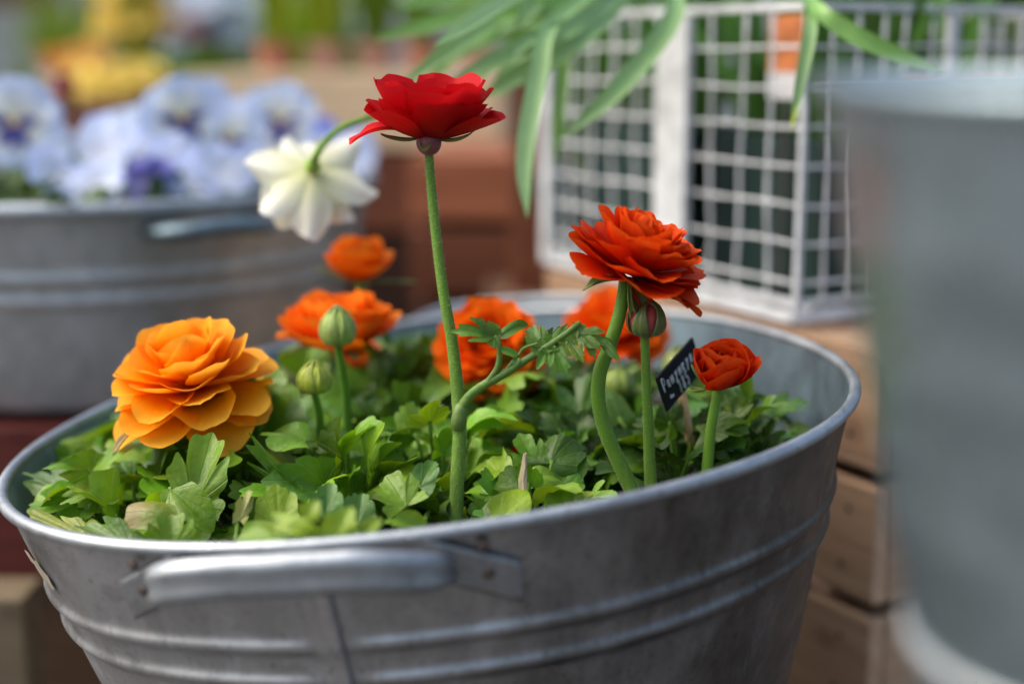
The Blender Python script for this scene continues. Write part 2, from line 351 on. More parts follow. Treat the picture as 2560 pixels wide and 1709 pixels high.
tub = empty('zinc_tub', TC - TN * TUBH, 'large round zinc tub planted with ranunculus, tilted, a strap handle at its front', 'tub', 'zinc planting tubs')
SEAM = R(-100)
def ridge(h):                              # profile of the two pressed bands
    o = 0
    for c_, w_, a_ in ((.0445, .0032, .0026), (.0605, .0032, .0026), (.150, .0032, .0025), (.166, .0032, .0025)):
        o = o + a_ * np.exp(-((h - c_) / w_) ** 2)
    return o
NS = 240; hs = np.unique(np.concatenate([np.linspace(0.0, TUBH, 40), np.linspace(.034, .072, 40), np.linspace(.142, .174, 24)]))
th = np.linspace(0, 2 * math.pi, NS, endpoint=False)
def wob(th, h): return .0011 * np.sin(5 * th + 1 + 20 * h) + .0005 * np.sin(11 * th + 2) * np.sin(40 * h)
vs = []
for t in th:
    dth = (t - SEAM + math.pi) % (2 * math.pi) - math.pi
    x_ = dth * .19
    fade = 1 - math.exp(-(x_ / .010) ** 4) * .75     # the bands flatten where the seam crosses
    for h in hs:
        vs.append(T2W(t, wall_r(t, h) + ridge(h) * fade + wob(t, h) * min(1, h / .02), h))
f = gridf(NS, len(hs), True)
outer = np.array(vs); nn = len(outer)
hin = np.linspace(.0, TUBH - .001, 30)
inner = np.array([T2W(t, wall_r(t, h) - .0014 + .5 * ridge(h) + wob(t, h) * min(1, h / .02), h) for t in th for h in hin])
f2 = [tuple(i + nn for i in q[::-1]) for q in gridf(NS, len(hin), True)]
bot = [T2W(t, wall_r(t, TUBH), TUBH) for t in th]
f3 = [tuple(nn + len(inner) + k for k in range(NS))]
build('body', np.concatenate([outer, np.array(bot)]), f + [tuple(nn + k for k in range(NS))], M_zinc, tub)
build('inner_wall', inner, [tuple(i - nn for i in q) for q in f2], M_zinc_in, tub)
rp = np.array([T2W(t, rim_r(t) + .0004, .0) for t in th])
def ring(P, rad, ns=12):
    n = len(P); vs = []
    for i in range(n):
        T = nrm(P[(i + 1) % n] - P[i - 1]); o = nrm(np.cross(T, TN)); u = np.cross(o, T)
        for k in range(ns):
            a = 2 * math.pi * k / ns; vs.append(P[i] + rad * (math.cos(a) * o + math.sin(a) * u))
    return np.array(vs), gridf(n, ns, True) + [(i * ns + ns - 1, ((i + 1) % n) * ns + ns - 1, ((i + 1) % n) * ns, i * ns) for i in range(n)]
v, f = ring(rp, .0027); build('rim', v, f, M_zinc_bright, tub)
# lapped seam below each handle
for sgn, s0 in ((1, SEAM), (-1, SEAM + math.pi)):
    mb = MB()
    hh = np.linspace(.003, TUBH, 90); prof = [(-.0072, .0002), (-.0062, .0012), (-.003, .0012), (.0012, .0014), (.0019, .0026), (.0033, .0026), (.0040, .0001)]
    rows = []
    for dx, dz in prof:
        for h in hh:
            t = s0 + dx / .19; rows.append(T2W(t, wall_r(t, h) + ridge(h) * .35 + dz + .0004, h))
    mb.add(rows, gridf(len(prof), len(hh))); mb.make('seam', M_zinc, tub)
def handle(th0, half, mat_, parent, wallf, toW, prot=.027, hc=.002, he=.015, tall=.0079):
    t_ = np.linspace(-1, 1, 41); P = []
    for s in t_:
        e = 1 - abs(s) ** 7; P.append(toW(th0 + s * half, wallf(th0 + s * half, max(0, he)) + .001 + prot * e, he + (hc - he) * (1 - abs(s) ** 4)))
    P = np.array(P); rad = tall * (1 - .25 * np.abs(t_) ** 6)
    v, f = tube(P, .001, 32)
    # flattened strap cross-section: tall along the tub axis, thin radially
    ns = 32; vs = []
    T = np.gradient(P, axis=0)
    for i in range(len(P)):
        tt = nrm(T[i]); o = nrm(np.cross(tt, TN)); u = nrm(np.cross(o, tt))
        if u @ TN < 0: u = -u
        o_sg = 1 if (o @ (P[i] - TC)) > 0 or abs(t_[i]) > .9 else -1
        for k in range(ns):
            a = 2 * math.pi * k / ns; ca, sa = math.cos(a), math.sin(a)
            uu_ = np.sign(sa) * abs(sa) ** .6; fx = (.0036 * (1 - abs(uu_) ** 5) - .0013 * math.exp(-(uu_ / .22) ** 2)) if ca > 0 else -.0012 * (1 - abs(uu_) ** 5); vs.append(P[i] + o * fx * (o_sg if True else 1) + u * rad[i] * uu_ * (1 + .03 * math.sin(i * .9) * .5))
    h = build('handle', vs, f, mat_, parent)
    for sg in (-1, 1):                       # riveted diamond plates that hold the strap to the wall
        tc_ = th0 + sg * (half + .035); mb = MB()
        n_ = 9; rows = []; back = []
        for i in range(n_):
            for j in range(n_):
                a, b = i / (n_ - 1) * 2 - 1, j / (n_ - 1) * 2 - 1
                dx = a * .019 + 0; hz = .0160 + b * .0085
                hz += sg * a * .0090
                t2 = tc_ + dx / .19
                rows.append(toW(t2, wallf(t2, hz) + .0022, hz))
        mb.add(rows, gridf(n_, n_))
        rows2 = [toW(*((lambda th_, r_, h_: (th_, r_ - .002, h_))(*q))) for q in []]
        pl = mb.make('mounting_plate', M_plate, h)
        sm = pl.modifiers.new('thick', 'SOLIDIFY'); sm.thickness = .0012; sm.offset = 0
        for rx, rh in ((.006, .007), (.007, .0185)):
            t2 = tc_ + sg * rx / .19; c = toW(t2, wallf(t2, rh) + .0028, rh)
            v, f2_ = sphere((0, 0, 0), .0024, (1, 1, .5)); Fm = frame(nrm(toW(t2, 1, rh) - toW(t2, 0, rh)))
            build('rivet', v @ Fm.T + c, f2_, M_rivet, h)
    return h
M_plate = zinc_mat('plate_zinc', (.36, .39, .41), .42, .7)
M_rivet = mat('rusty_rivet', (.10, .075, .06), .6, .5, var=.5, vscale=400)
handle(SEAM - .022, .275, M_zinc_bright, tub, wall_r, T2W)
handle(SEAM + math.pi + .005, .345, M_zinc_bright, tub, wall_r, T2W)
# torn sticker on the left flank
t0 = tubcoord(onplane(130, 1425, .025)[0])[0]
rows = []; n_ = 8
for i in range(n_):
    for j in range(n_):
        a, b = i / 7 * 2 - 1, j / 7 * 2 - 1
        t2 = R(-146) + (a * .010 * (1 + .15 * math.sin(5 * b)) + b * .006) / .19; hz = .026 + b * .0055 + .0015 * math.sin(4 * a)
        rows.append(T2W(t2, wall_r(t2, hz) + .0016 + .0006 * (a * b > .3), hz))
build('torn_sticker', rows, gridf(n_, n_), mat('sticker_paper', (.36, .33, .25), .55, var=.2, vscale=80), tub)
# soil
rad = np.linspace(0, 1, 26); SOILH = .046
vs = [T2W(t, (wall_r(t, SOILH) - .002) * q, SOILH + .004 * math.sin(9 * q + t) * math.sin(3 * t + 1) * (1 if q > .02 else 0)) for t in th[::3] for q in rad]
so = build('potting_soil', vs, gridf(80, 26, True), M_soil); tag(so, 'dark moist potting soil filling the zinc tub under the leaves', 'soil', kind='stuff')
# stand below the tub (out of the frame)
st = empty('wooden_stand', (TC[0] + .02, TC[1], 0), 'brown wooden stand underneath the ranunculus tub', 'stand')
v, f = box((TC[0] + .022, TC[1], .605), (.34, .34, .03), Matrix.Rotation(R(6.49), 3, 'Y') @ Matrix.Identity(3) if False else None, .003); build('top', v, f, M_brown, st, False)
for sx_ in (-1, 1):
    for sy_ in (-1, 1):
        v, f = box((TC[0] + .022 + sx_ * .14, TC[1] + sy_ * .14, .295), (.035, .035, .59), None, .003); build('leg', v, f, M_brown, st, False)

# ------------------------------------------------------------------ leaves
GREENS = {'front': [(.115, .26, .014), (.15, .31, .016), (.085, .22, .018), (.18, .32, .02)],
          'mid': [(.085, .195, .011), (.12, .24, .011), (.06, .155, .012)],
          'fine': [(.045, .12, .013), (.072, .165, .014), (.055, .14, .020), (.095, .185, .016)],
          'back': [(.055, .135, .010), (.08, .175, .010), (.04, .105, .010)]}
def leaf_shape(kind, na):
    """outline radius for angles across the blade (0 = tip direction)."""
    an = np.linspace(-1, 1, na) * {'round': 2.0, 'lobed': 1.8, 'fine': 1.7, 'smooth': 1.3}[kind]
    g = lambda c, w_: np.exp(-((np.abs(an) - c) / w_) ** 2)
    if kind == 'round':
        r = .62 + .38 * np.cos(an * .5) ** 2
        r *= 1 - .15 * g(.52, .06) - .10 * g(1.2, .07) + .025 * np.cos(an * 15)
    elif kind == 'lobed':
        r = .60 + .40 * np.cos(an * .62) ** 2
        r *= 1 - .30 * g(.58, .085) - .22 * g(1.25, .085) + .035 * np.cos(an * 17)
    elif kind == 'fine':
        r = .6 + .4 * np.cos(an * .85) ** 2
        r *= 1 - .50 * g(.50, .11) - .42 * g(1.15, .11) + .085 * np.cos(an * 16.5)
    else:
        r = .5 + .5 * np.cos(an * .9) ** 1.5
    return an, r
def leaf(mb, base, tip, normal, width, kind='lobed', col=(.1, .2, .02), droop=.25, cup=.15, wave=.08, clampwall=True, na=None, nr=6, roll=0.0, tints=None):
    base = np.asarray(base, float); tip = np.asarray(tip, float)
    L = np.linalg.norm(tip - base); y = (tip - base) / L; z = nrm(np.asarray(normal) - y * (np.asarray(normal) @ y)); x = np.cross(y, z)
    na = na or {'round': 53, 'lobed': 57, 'fine': 61, 'smooth': 25}[kind]
    an, ro = leaf_shape(kind, na)
    ro = ro * (1 + .05 * np.sin(an * 3.1 + rng.uniform(0, 6)) + .03 * np.sin(an * 6.7 + rng.uniform(0, 6)))
    ph = rng.uniform(0, 6.28); ws = width / (2 * max(np.max(ro * np.sin(an)), .2)) / L
    rr = np.linspace(0.0, 1, nr) ** .85
    vs, uv, tn = [], [], []
    side = np.exp(-((an / an.max()) ** 2) * 0)
    for i, a in enumerate(an):
        for q in rr:
            px_, py_ = math.sin(a) * ro[i] * q * ws * 1.0, math.cos(a) * ro[i] * q
            zz = -droop * (py_ ** 2) * .9 - cup * (-(px_ ** 2)) * 2 + wave * q * q * math.sin(a * 4.2 + ph) * .5
            zz += .05 * q * abs(math.sin(a * 2.5)) 
            pp = base + L * (px_ * x + (py_ - droop * .25 * py_ ** 3) * y + zz * z)
            if roll:
                u_ = py_; ang = roll * max(0, u_ - .45) * 2.2; rad_ = .3
                pp = pp + L * z * (-.12 * math.sin(ang) * u_) - L * y * .25 * max(0, u_ - .45) * roll * .3
            vs.append(pp); uv.append((.5 + a / (2 * an.max()) * .98, q)); tn.append(col if tints is None else tints(px_, py_, q, a))
    vs = np.array(vs)
    if clampwall: vs = wallclamp(vs)
    mb.add(vs, gridf(na, nr), uv, np.array(tn))
def wallclamp(vs, gap=.004, over=.004):
    d = vs - TC; x, y, h = d @ TA, d @ TB, -(d @ TN); t = np.arctan2(y, x); r = np.hypot(x, y)
    lim = rim_r(t) - TAPER * np.maximum(h, 0) - gap
    bad = (r > lim) & (h > -over)
    r2 = np.where(bad, lim, r)
    q = np.clip(r / rim_r(t), 0, 1.2); back = np.clip(.5 + .5 * np.sin(t - R(20)) * 1.6, 0, 1)
    cap = .028 - (.034 * np.clip((q - .45) / .45, 0, 1)) * back - .016 * np.clip((q - .6) / .4, 0, 1) * (1 - back)
    up = -h; h = -np.where(up > cap, cap + (up - cap) * .15, up)
    return TC + np.outer(r2 * np.cos(t), TA) + np.outer(r2 * np.sin(t), TB) - np.outer(h, TN)
def jitcol(c, s=.26):
    k = 1 + rng.normal(0, s); return tuple(max(.004, x * k * (1 + rng.normal(0, .06))) for x in c)
TOCAM = lambda P: nrm(CAMP - P)
plants = []
def plant(px, py, n, rad, hgt, kinds, pal, size, label, hbase=.04, lean=(0, 0, 0), tocam=.35):
    C0, _ = onplane(px, py, hbase - .01); th_, r_, _h = tubcoord(C0)
    r_ = min(r_, float(rim_r(th_)) - .03); C0 = T2W(th_, r_, SOILH)
    root = empty('ranunculus_plant', C0, label, 'plant', 'leafy ranunculus plants filling the zinc tub')
    mb, ms = MB(), MB()
    for i in range(n):
        q = (i + .5) / n; az = i * 2.39996 + rng.normal(0, .25); rr = rad * math.sqrt(q) * (1 + rng.normal(0, .15))
        out = TA * math.cos(az) + TB * math.sin(az)
        L = size * rng.uniform(.7, 1.2)
        top = hgt * (1 - .6 * q) + rng.normal(0, .008)
        bp = C0 + out * rr * .75 + TN * max(.006, top) + np.array(lean) * top
        elev = R(rng.uniform(5, 78)) * (1 - .45 * q) + R(4)
        d = nrm(out * math.cos(elev) + TN * math.sin(elev) + np.array([rng.normal(0, .25), rng.normal(0, .25), rng.normal(0, .12)]))
        nm = nrm(TN * .9 + TOCAM(bp) * tocam - out * .35 * math.sin(elev) * 2 + rng.normal(0, .36, 3))
        k = kinds[rng.integers(len(kinds))]
        leaf(mb, bp, bp + d * L, nm, L * rng.uniform(.85, 1.25), k, jitcol(pal[rng.integers(len(pal))]), rng.uniform(.05, .7), rng.uniform(-.45, .6), rng.uniform(.08, .34))
        mid = (C0 + bp) / 2 + out * rr * .12 + TN * .004
        v, f = tube(wallclamp(catmull([C0 + out * .004 - TN * .002, mid, bp + d * .002], 8)), .0009, 6); ms.add(v, f, None, (.9, 1.0, .7))
    mb.make('foliage', M_leaf, root); ms.make('leafstalk', M_stem, root)
    plants.append(root); return root
G = GREENS
PL = [
 (215, 1225, 28, .036, .034, ['round', 'lobed'], G['front'], .025, 'leafy ranunculus plant at the far left end of the tub, leaf tips over the rim'),
 (345, 1170, 40, .050, .040, ['lobed', 'round'], G['front'], .027, 'pale leafy ranunculus plant below the big yellow orange flower'),
 (350, 1320, 34, .045, .038, ['round', 'lobed'], G['front'], .025, 'yellow green ranunculus plant by the left front rim, one leaf withered'),
 (600, 1240, 46, .060, .050, ['lobed', 'round', 'round'], G['front'], .028, 'bright broad leaved ranunculus plant between the yellow orange flower and the handle'),
 (860, 1280, 44, .055, .036, ['round', 'round', 'lobed'], G['front'], .023, 'round leaved ranunculus plant just behind the front handle'),
 (1090, 1215, 40, .050, .036, ['round', 'round', 'lobed'], G['front'], .021, 'small leaved ranunculus plant at the foot of the tall red flower stem'),
 (1330, 1285, 30, .036, .026, ['round', 'round', 'lobed'], G['front'], .018, 'smooth leaved ranunculus plant beside the dry stub at the front rim'),
 (1440, 1150, 46, .045, .030, ['fine', 'lobed', 'round'], G['fine'], .019, 'finely cut ranunculus plant left of the curved stem of the orange red flower'),
 (1680, 1140, 48, .052, .030, ['fine', 'lobed', 'round'], G['fine'], .018, 'parsley leaved ranunculus plant under the small chalkboard label'),
 (1820, 1100, 30, .045, .034, ['fine', 'lobed'], G['fine'], .019, 'dark green ranunculus plant at the right end of the tub'),
 (740, 1100, 46, .060, .040, ['lobed', 'round'], G['mid'], .027, 'green ranunculus plant around the two pale buds'),
 (1000, 1100, 50, .065, .042, ['lobed', 'fine', 'round'], G['mid'], .025, 'green ranunculus plant in the middle of the tub behind the red flower stem'),
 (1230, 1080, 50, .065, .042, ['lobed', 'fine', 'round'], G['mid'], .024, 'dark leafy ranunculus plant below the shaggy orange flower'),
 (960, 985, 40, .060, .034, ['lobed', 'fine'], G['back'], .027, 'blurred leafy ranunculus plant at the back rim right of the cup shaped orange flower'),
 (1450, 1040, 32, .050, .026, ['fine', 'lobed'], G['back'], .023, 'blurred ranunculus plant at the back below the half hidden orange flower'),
]
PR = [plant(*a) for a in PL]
# leaves one can single out along the front, each where it grows (base pixel, tip pixel, depths, width in px)
def single(root, b, t, db, dt, wpx, kind, col, name='leaf', label=None, stalk=None, **k):
    B, T_ = W(b[0], b[1], db), W(t[0], t[1], dt); mb = MB()
    nm = nrm(TOCAM(B) * k.pop('tc', .8) + TN * .7 + V(k.pop('nx', 0), 0, 0))
    leaf(mb, B, T_, nm, wpx * db / FPX, kind, col, k.pop('droop', .15), k.pop('cup', .3), k.pop('wave', .16), nr=9, **k)
    base = np.array(root.location)
    v, f = tube(wallclamp(catmull([base, (base + B) / 2 + TN * .006, B], 8)), .0011, 6); mb.add(v, f, None, (.13, .24, .04))
    return mb.make(name, M_leaf, root, label=label)
yl = (.20, .31, .014); br = (.145, .275, .014); bl = (.075, .185, .03); gg = (.11, .21, .035)
single(PR[3], (480, 1265), (525, 1085), .600, .612, 165, 'lobed', br, droop=.05, cup=.25)
single(PR[3], (425, 1222), (540, 1312), .597, .585, 95, 'smooth', br, droop=.25)
single(PR[3], (695, 1320), (690, 1203), .580, .585, 110, 'round', yl, droop=.1)
single(PR[2], (430, 1375), (425, 1275), .568, .572, 130, 'lobed', br)
single(PR[2], (335, 1380), (185, 1290), .572, .585, 100, 'lobed', gg, droop=.15)
single(PR[2], (225, 1350), (72, 1278), .585, .600, 85, 'lobed', (.22, .28, .015), droop=.1)
single(PR[3], (590, 1350), (720, 1318), .560, .545, 85, 'smooth', br, droop=.3)
single(PR[4], (815, 1295), (818, 1208), .575, .580, 95, 'round', bl, droop=.05, cup=.3)
single(PR[4], (895, 1310), (905, 1225), .572, .577, 92, 'round', bl, droop=.1)
single(PR[5], (1015, 1265), (965, 1180), .580, .588, 120, 'lobed', br, droop=.2)
single(PR[5], (1050, 1218), (1085, 1138), .590, .596, 75, 'round', bl, droop=.3)
single(PR[5], (1055, 1320), (975, 1290), .560, .548, 75, 'round', br, droop=.3)
single(PR[6], (1240, 1310), (1325, 1210), .575, .582, 95, 'smooth', yl, droop=.3)
single(PR[6], (1415, 1275), (1400, 1205), .585, .590, 95, 'smooth', br, droop=.3, cup=.4)
single(PR[6], (1440, 1285), (1480, 1213), .583, .588, 70, 'smooth', yl, droop=.3)
single(PR[4], (690, 1305), (805, 1345), .512, .500, 75, 'round', yl, droop=.3)
single(PR[4], (765, 1300), (790, 1245), .515, .515, 60, 'smooth', yl, droop=.3)
single(PR[4], (840, 1345), (870, 1265), .508, .508, 90, 'round', yl, droop=.3)
single(PR[4], (905, 1345), (945, 1285), .508, .510, 50, 'smooth', yl, droop=.3)
single(PR[3], (735, 1235), (655, 1078), .615, .612, 100, 'fine', (.08, .19, .02), droop=-.3, nx=-.9, tc=.4)
single(PR[3], (760, 1215), (860, 1120), .640, .648, 90, 'fine', br, droop=.4)
single(PR[1], (310, 1190), (215, 1065), .690, .715, 150, 'lobed', (.16, .25, .08), droop=.3)
single(PR[0], (175, 1240), (48, 1140), .640, .660, 105, 'lobed', (.10, .19, .05), droop=.3)
single(PR[1], (250, 1250), (180, 1190), .640, .648, 130, 'lobed', (.13, .25, .03), droop=.5)
def wither(px_, py_, q, a):
    k = min(1, max(0, (py_ - .42) * 3.2 + .15 * math.sin(9 * a))); A, B = np.array((.17, .25, .02)), np.array((.27, .22, .07)); return tuple(A * (1 - k) + B * k)
single(PR[2], (450, 1305), (300, 1235), .578, .572, 95, 'smooth', yl, name='withered_leaf', label='brown tipped rolled leaf', droop=.5, cup=-.6, roll=1.4, tints=wither)
single(PR[3], (600, 1300), (625, 1215), .572, .578, 40, 'lobed', (.28, .30, .08), name='withered_leaf', label='pale yellowing leaf with dry edge', cup=.5)

# ------------------------------------------------------------------ flowers
def petal(az, r0, z0, L, wd, e0, e1, cup=.3, ruf=.05, notch=.06, bend=1.0, nu=19, nv=15, twist=0., wpow=.75, tipr=.36):
    """One petal in flower space (Z = flower axis). e0/e1: elevation of the blade at base/tip."""
    ph = rng.uniform(0, 6.28, 4); vv = np.linspace(0, 1, nv); uu = np.linspace(-1, 1, nu)
    e = np.radians(e0 + (e1 - e0) * vv ** bend); ds = L / (nv - 1)
    rr = r0 + np.concatenate([[0], np.cumsum(np.cos(e[:-1]) * ds)]); zz = z0 + np.concatenate([[0], np.cumsum(np.sin(e[:-1]) * ds)])
    vs, uv = [], []
    for u in uu:
        for j, v in enumerate(vv):
            wv = wd * .5 * (.17 + .83 * math.sin(min(1, v / .72) * math.pi / 2) ** (wpow * 1.25))
            # rounded tip: side columns stop short, with a shallow notch in the middle
            sh = 1 - tipr * abs(u) ** 2.4 * v ** 1.2 - notch * math.exp(-(u / .25) ** 2) * v ** 6 + .03 * math.sin(3 * u + ph[0]) * v ** 4
            jj = v * sh * (nv - 1); j0 = min(int(jj), nv - 2); ft = jj - j0
            r_ = rr[j0] * (1 - ft) + rr[j0 + 1] * ft; z_ = zz[j0] * (1 - ft) + zz[j0 + 1] * ft; ee = e[j0]
            s = u * wv; off = cup * u * u * wv + ruf * L * v ** 2.5 * (math.sin(4.5 * u + ph[1]) * .55 + .5 * math.sin(8 * u + ph[2]) * v * abs(u) + .12 * math.sin(17 * u + ph[3]) * v ** 3)
            r_ += -math.sin(ee) * off; z_ += math.cos(ee) * off
            s += twist * wv * v
            vs.append((r_, s, z_)); uv.append(((u + 1) / 2, v * sh))
    vs = np.array(vs); c, s_ = math.cos(az), math.sin(az)
    return np.c_[vs[:, 0] * c - vs[:, 1] * s_, vs[:, 0] * s_ + vs[:, 1] * c, vs[:, 2]], gridf(nu, nv), uv
def put_petal(root, O, Fm, m, name, tint=1.0, parts=True, mb=None, **k):
    v, f, uv = petal(**k); v = v @ Fm.T + O
    t = np.full((len(v), 3), 1.0) * (1 + rng.normal(0, .05)) * tint
    if mb is not None: mb.add(v, f, uv, t); return
    b = MB(); b.add(v, f, uv, t); return b.make(name, m, root)
def stem(root, pts, rad, tint=(1, 1, 1), hairs=0, name='stem', hl=.0011, n=40):
    P = catmull(pts, n); v, f = tube(P, rad, 12); s_ = np.repeat(np.linspace(0, 1, n), 12)[:, None]; b = MB(); b.add(v, f, None, np.array(tint) * (np.array((1.35, 1.12, 1.6)) * (1 - s_) ** 1.5 * .55 + (1 - .55 * (1 - s_) ** 1.5) * np.array((1.0, 1.05, .8)))); b.make(name, M_stem, root)
    if hairs:
        hb = MB(); T = np.gradient(P, axis=0); rd = np.interp(np.linspace(0, 1, n), np.linspace(0, 1, len(np.atleast_1d(rad))), np.atleast_1d(rad)) if np.ndim(rad) else np.full(n, rad)
        for i in range(hairs):
            s = rng.uniform(0, n - 1.01); j = int(s); c = P[j] + (P[j + 1] - P[j]) * (s - j); t = nrm(T[j])
            o = nrm(np.cross(t, rng.normal(size=3))); d = nrm(o + .25 * rng.normal(size=3) + .2 * t); side = np.cross(d, t) * .00013
            b0 = c + o * rd[j] * .97; ln = hl * rng.uniform(.5, 1.2)
            hb.add([b0 - side, b0 + side, b0 + d * ln], [(0, 1, 2)])
        h = hb.make('stem_hair', M_hair, root, smooth=False); h['kind'] = 'stuff'
    return P
def sepal(root, O, Fm, az, L, wd, e0, e1, tint=(1, 1, 1), r0=.003, z0=0., cup=.5):
    v, f, uv = petal(az, r0, z0, L, wd, e0, e1, cup, .02, -.08, 1.0, 7, 9, wpow=.4); b = MB(); b.add(v @ Fm.T + O, f, uv, tint)
    o = b.make('sepal', M_sepal, root); s = o.modifiers.new('thick', 'SOLIDIFY'); s.thickness = .0005; return o
LOGBASE = lambda px, py, h=.045: onplane(px, py, h)[0]

rng = np.random.default_rng(100)
# F1 tall red flower
def stem_pts(lst): return [W(*q) for q in lst]
D1 = .603
base = W(1140, 1300, .600)
f1 = empty('ranunculus_flower', base, 'bright red open ranunculus on the tallest hairy stem, side on', 'flower', 'ranunculus flowers in the zinc tub')
stem(f1, [W(1138, 1345, .600)] + stem_pts([(1140, 1280, .601), (1144, 1180, .602), (1149, 1080, .602), (1146, 1000, .603), (1131, 860, .603), (1107, 720, .603), (1087, 560, .604), (1075, 430, .604), (1072, 378, .604)]),
     [.0031, .0030, .0029, .0030, .0024, .0022, .0020, .0018], hairs=3600, n=60, hl=.0014)
O = W(1075, 345, .604); Fm = frame(V(.04, -.06, 1))
v, f = sphere(W(1072, 357, .602), .0054, (1, 1, 1.02), 18, 12); build('receptacle', v, f, M_bulb, f1)
for az, e0, e1, L, wd in ((208, 14, 40, .0290, .032), (255, 26, 74, .0265, .038), (308, 22, 60, .0285, .036), (348, 14, 30, .0305, .030), (35, 14, 46, .0300, .031), (95, 20, 55, .030, .032), (150, 18, 46, .030, .031)):
    put_petal(f1, O, Fm, M_red, 'petal', az=R(az), r0=.003, z0=-.001, L=L, wd=wd, e0=e0, e1=e1, cup=.35, ruf=.04, notch=.04, tipr=.2)
put_petal(f1, O, Fm, M_red, 'petal', az=R(188), r0=.003, z0=-.001, L=.0335, wd=.020, e0=30, e1=-42, cup=.25, ruf=.05, notch=.02)
for i in range(8):
    put_petal(f1, O, Fm, M_red, 'petal', az=R(i * 45 + 20), r0=.003, z0=.001, L=.0315 + .0022 * math.sin(i * 2.2), wd=.031, e0=26 + 9 * (i % 2), e1=60 + 10 * (i % 3), cup=.34, ruf=.04, notch=.06, tipr=.16)
b = MB()
for i in range(60):
    a, r_ = rng.uniform(0, 6.28), .006 * math.sqrt(rng.uniform()); v, f = tube([O + Fm @ V(r_ * .5 * math.cos(a), r_ * .5 * math.sin(a), .003), O + Fm @ V(r_ * math.cos(a), r_ * math.sin(a), .013)], .0005, 5); b.add(v, f)
b.make('stamen', M_indigo, f1)
for az, L, e0, e1 in ((180, .0165, -18, 32), (350, .0165, -12, 50), (120, .014, 0, 40), (262, .006, -30, -60)):
    sepal(f1, W(1072, 349, .604), Fm, R(az), L, .0052, e0, e1, (1.0, .62, .5), r0=.004)
# its side leaf
lf = MB()
v, f = tube(stem_pts([(1143, 1075, .6005), (1147, 1045, .6005), (1153, 1020, .6005), (1160, 1006, .600)]), [.0029, .0032, .0030, .0019], 12); lf.add(v, f, None, (.17, .28, .06))
def branch(P, r): v, f = tube(catmull(P, 16), r, 8); lf.add(v, f, None, (.15, .27, .05))
branch(stem_pts([(1152, 1030, .601), (1165, 1000, .599), (1200, 968, .597), (1250, 940, .595), (1330, 890, .593), (1400, 845, .592), (1450, 805, .592)]), [.0023, .0021, .0019, .0015, .001])
branch(stem_pts([(1215, 960, .596), (1243, 920, .594), (1249, 880, .593), (1245, 850, .592), (1236, 840, .592)]), [.0014, .0012, .001])
branch(stem_pts([(1262, 930, .594), (1285, 900, .593), (1295, 890, .593)]), [.0009, .0007])
branch(stem_pts([(1295, 890, .593), (1310, 870, .592), (1345, 858, .590)]), [.0007, .0005])
lg = (.085, .19, .022)
def lfl(b, t, wpx, kind='fine', d0=.592, d1=.590, nx=0., droop=.2, cup=.3, col=lg):
    B, T_ = W(*b, d0), W(*t, d1); leaf(lf, B, T_, nrm(TOCAM(B) * .9 + V(nx, 0, .5)), wpx * d0 / FPX, kind, jitcol(col, .08), droop, cup, .1, clampwall=False)
lfl((1238, 842), (1140, 812), 70, 'fine', d1=.585, droop=.35); lfl((1236, 842), (1195, 795), 46, 'lobed', d1=.588); lfl((1244, 846), (1325, 785), 36, 'smooth', d1=.594, droop=.5)
lfl((1295, 890), (1250, 868), 24, 'smooth'); lfl((1293, 892), (1285, 915), 18, 'smooth')
lfl((1360, 872), (1318, 800), 62, 'lobed', d1=.596, droop=.4); lfl((1362, 870), (1415, 805), 48, 'lobed', d1=.60); lfl((1380, 860), (1455, 815), 56, 'lobed', d1=.60, droop=.1)
lfl((1365, 878), (1345, 918), 26, 'smooth', d1=.585); lfl((1385, 868), (1415, 925), 70, 'fine', d1=.585); lfl((1420, 850), (1455, 895), 60, 'fine', d1=.585)
lfl((1440, 835), (1545, 860), 60, 'lobed', d0=.592, d1=.588, droop=.3); lfl((1455, 838), (1490, 890), 50, 'fine', d1=.586); lfl((1500, 845), (1548, 900), 26, 'smooth', d1=.586)
lf.make('side_leaf', M_leaf, f1)

# generic double ranunculus
def double_flower(root, O, axis, m, Rr, layers, spin=0., tint=1.0, ruf=.05, inner=True, notch=.05, ref=None, core=14, core_e=(70, 110), core_ruf=.06, evar=9.):
    Fm = frame(axis, ref); k = 0
    for (n, L, wd, e0, e1, z0, r0) in layers:
        for i in range(n):
            put_petal(root, O, Fm, m, 'petal', tint=tint, az=spin + 2 * math.pi * i / n + k * .63 + rng.normal(0, .12), r0=r0 * Rr, z0=z0 * Rr, L=L * Rr * rng.uniform(.9, 1.08), wd=wd * Rr * rng.uniform(.9, 1.12),
                      e0=e0 + rng.normal(0, 5), e1=e1 + rng.normal(0, evar), cup=rng.uniform(.15, .45), ruf=ruf * rng.uniform(.6, 1.4), notch=notch, twist=rng.normal(0, .12), tipr=rng.uniform(.2, .34))
        k += 1
    if inner:
        mb = MB(); n = core
        for i in range(n):
            q = (i + .5) / n
            put_petal(root, O, Fm, m, 'x', tint=tint, mb=mb, az=i * 2.4, r0=(.02 + .16 * q) * Rr, z0=(.1 - .04 * q) * Rr, L=(.46 + .14 * q) * Rr, wd=(.3 + .25 * q) * Rr, e0=core_e[0] - 25 * q, e1=core_e[1] - 12 * q, cup=.55, ruf=core_ruf, notch=.05, nu=9, nv=8)
        mb.make('inner_petal_whorl', m, root)
    return Fm
rng = np.random.default_rng(101)
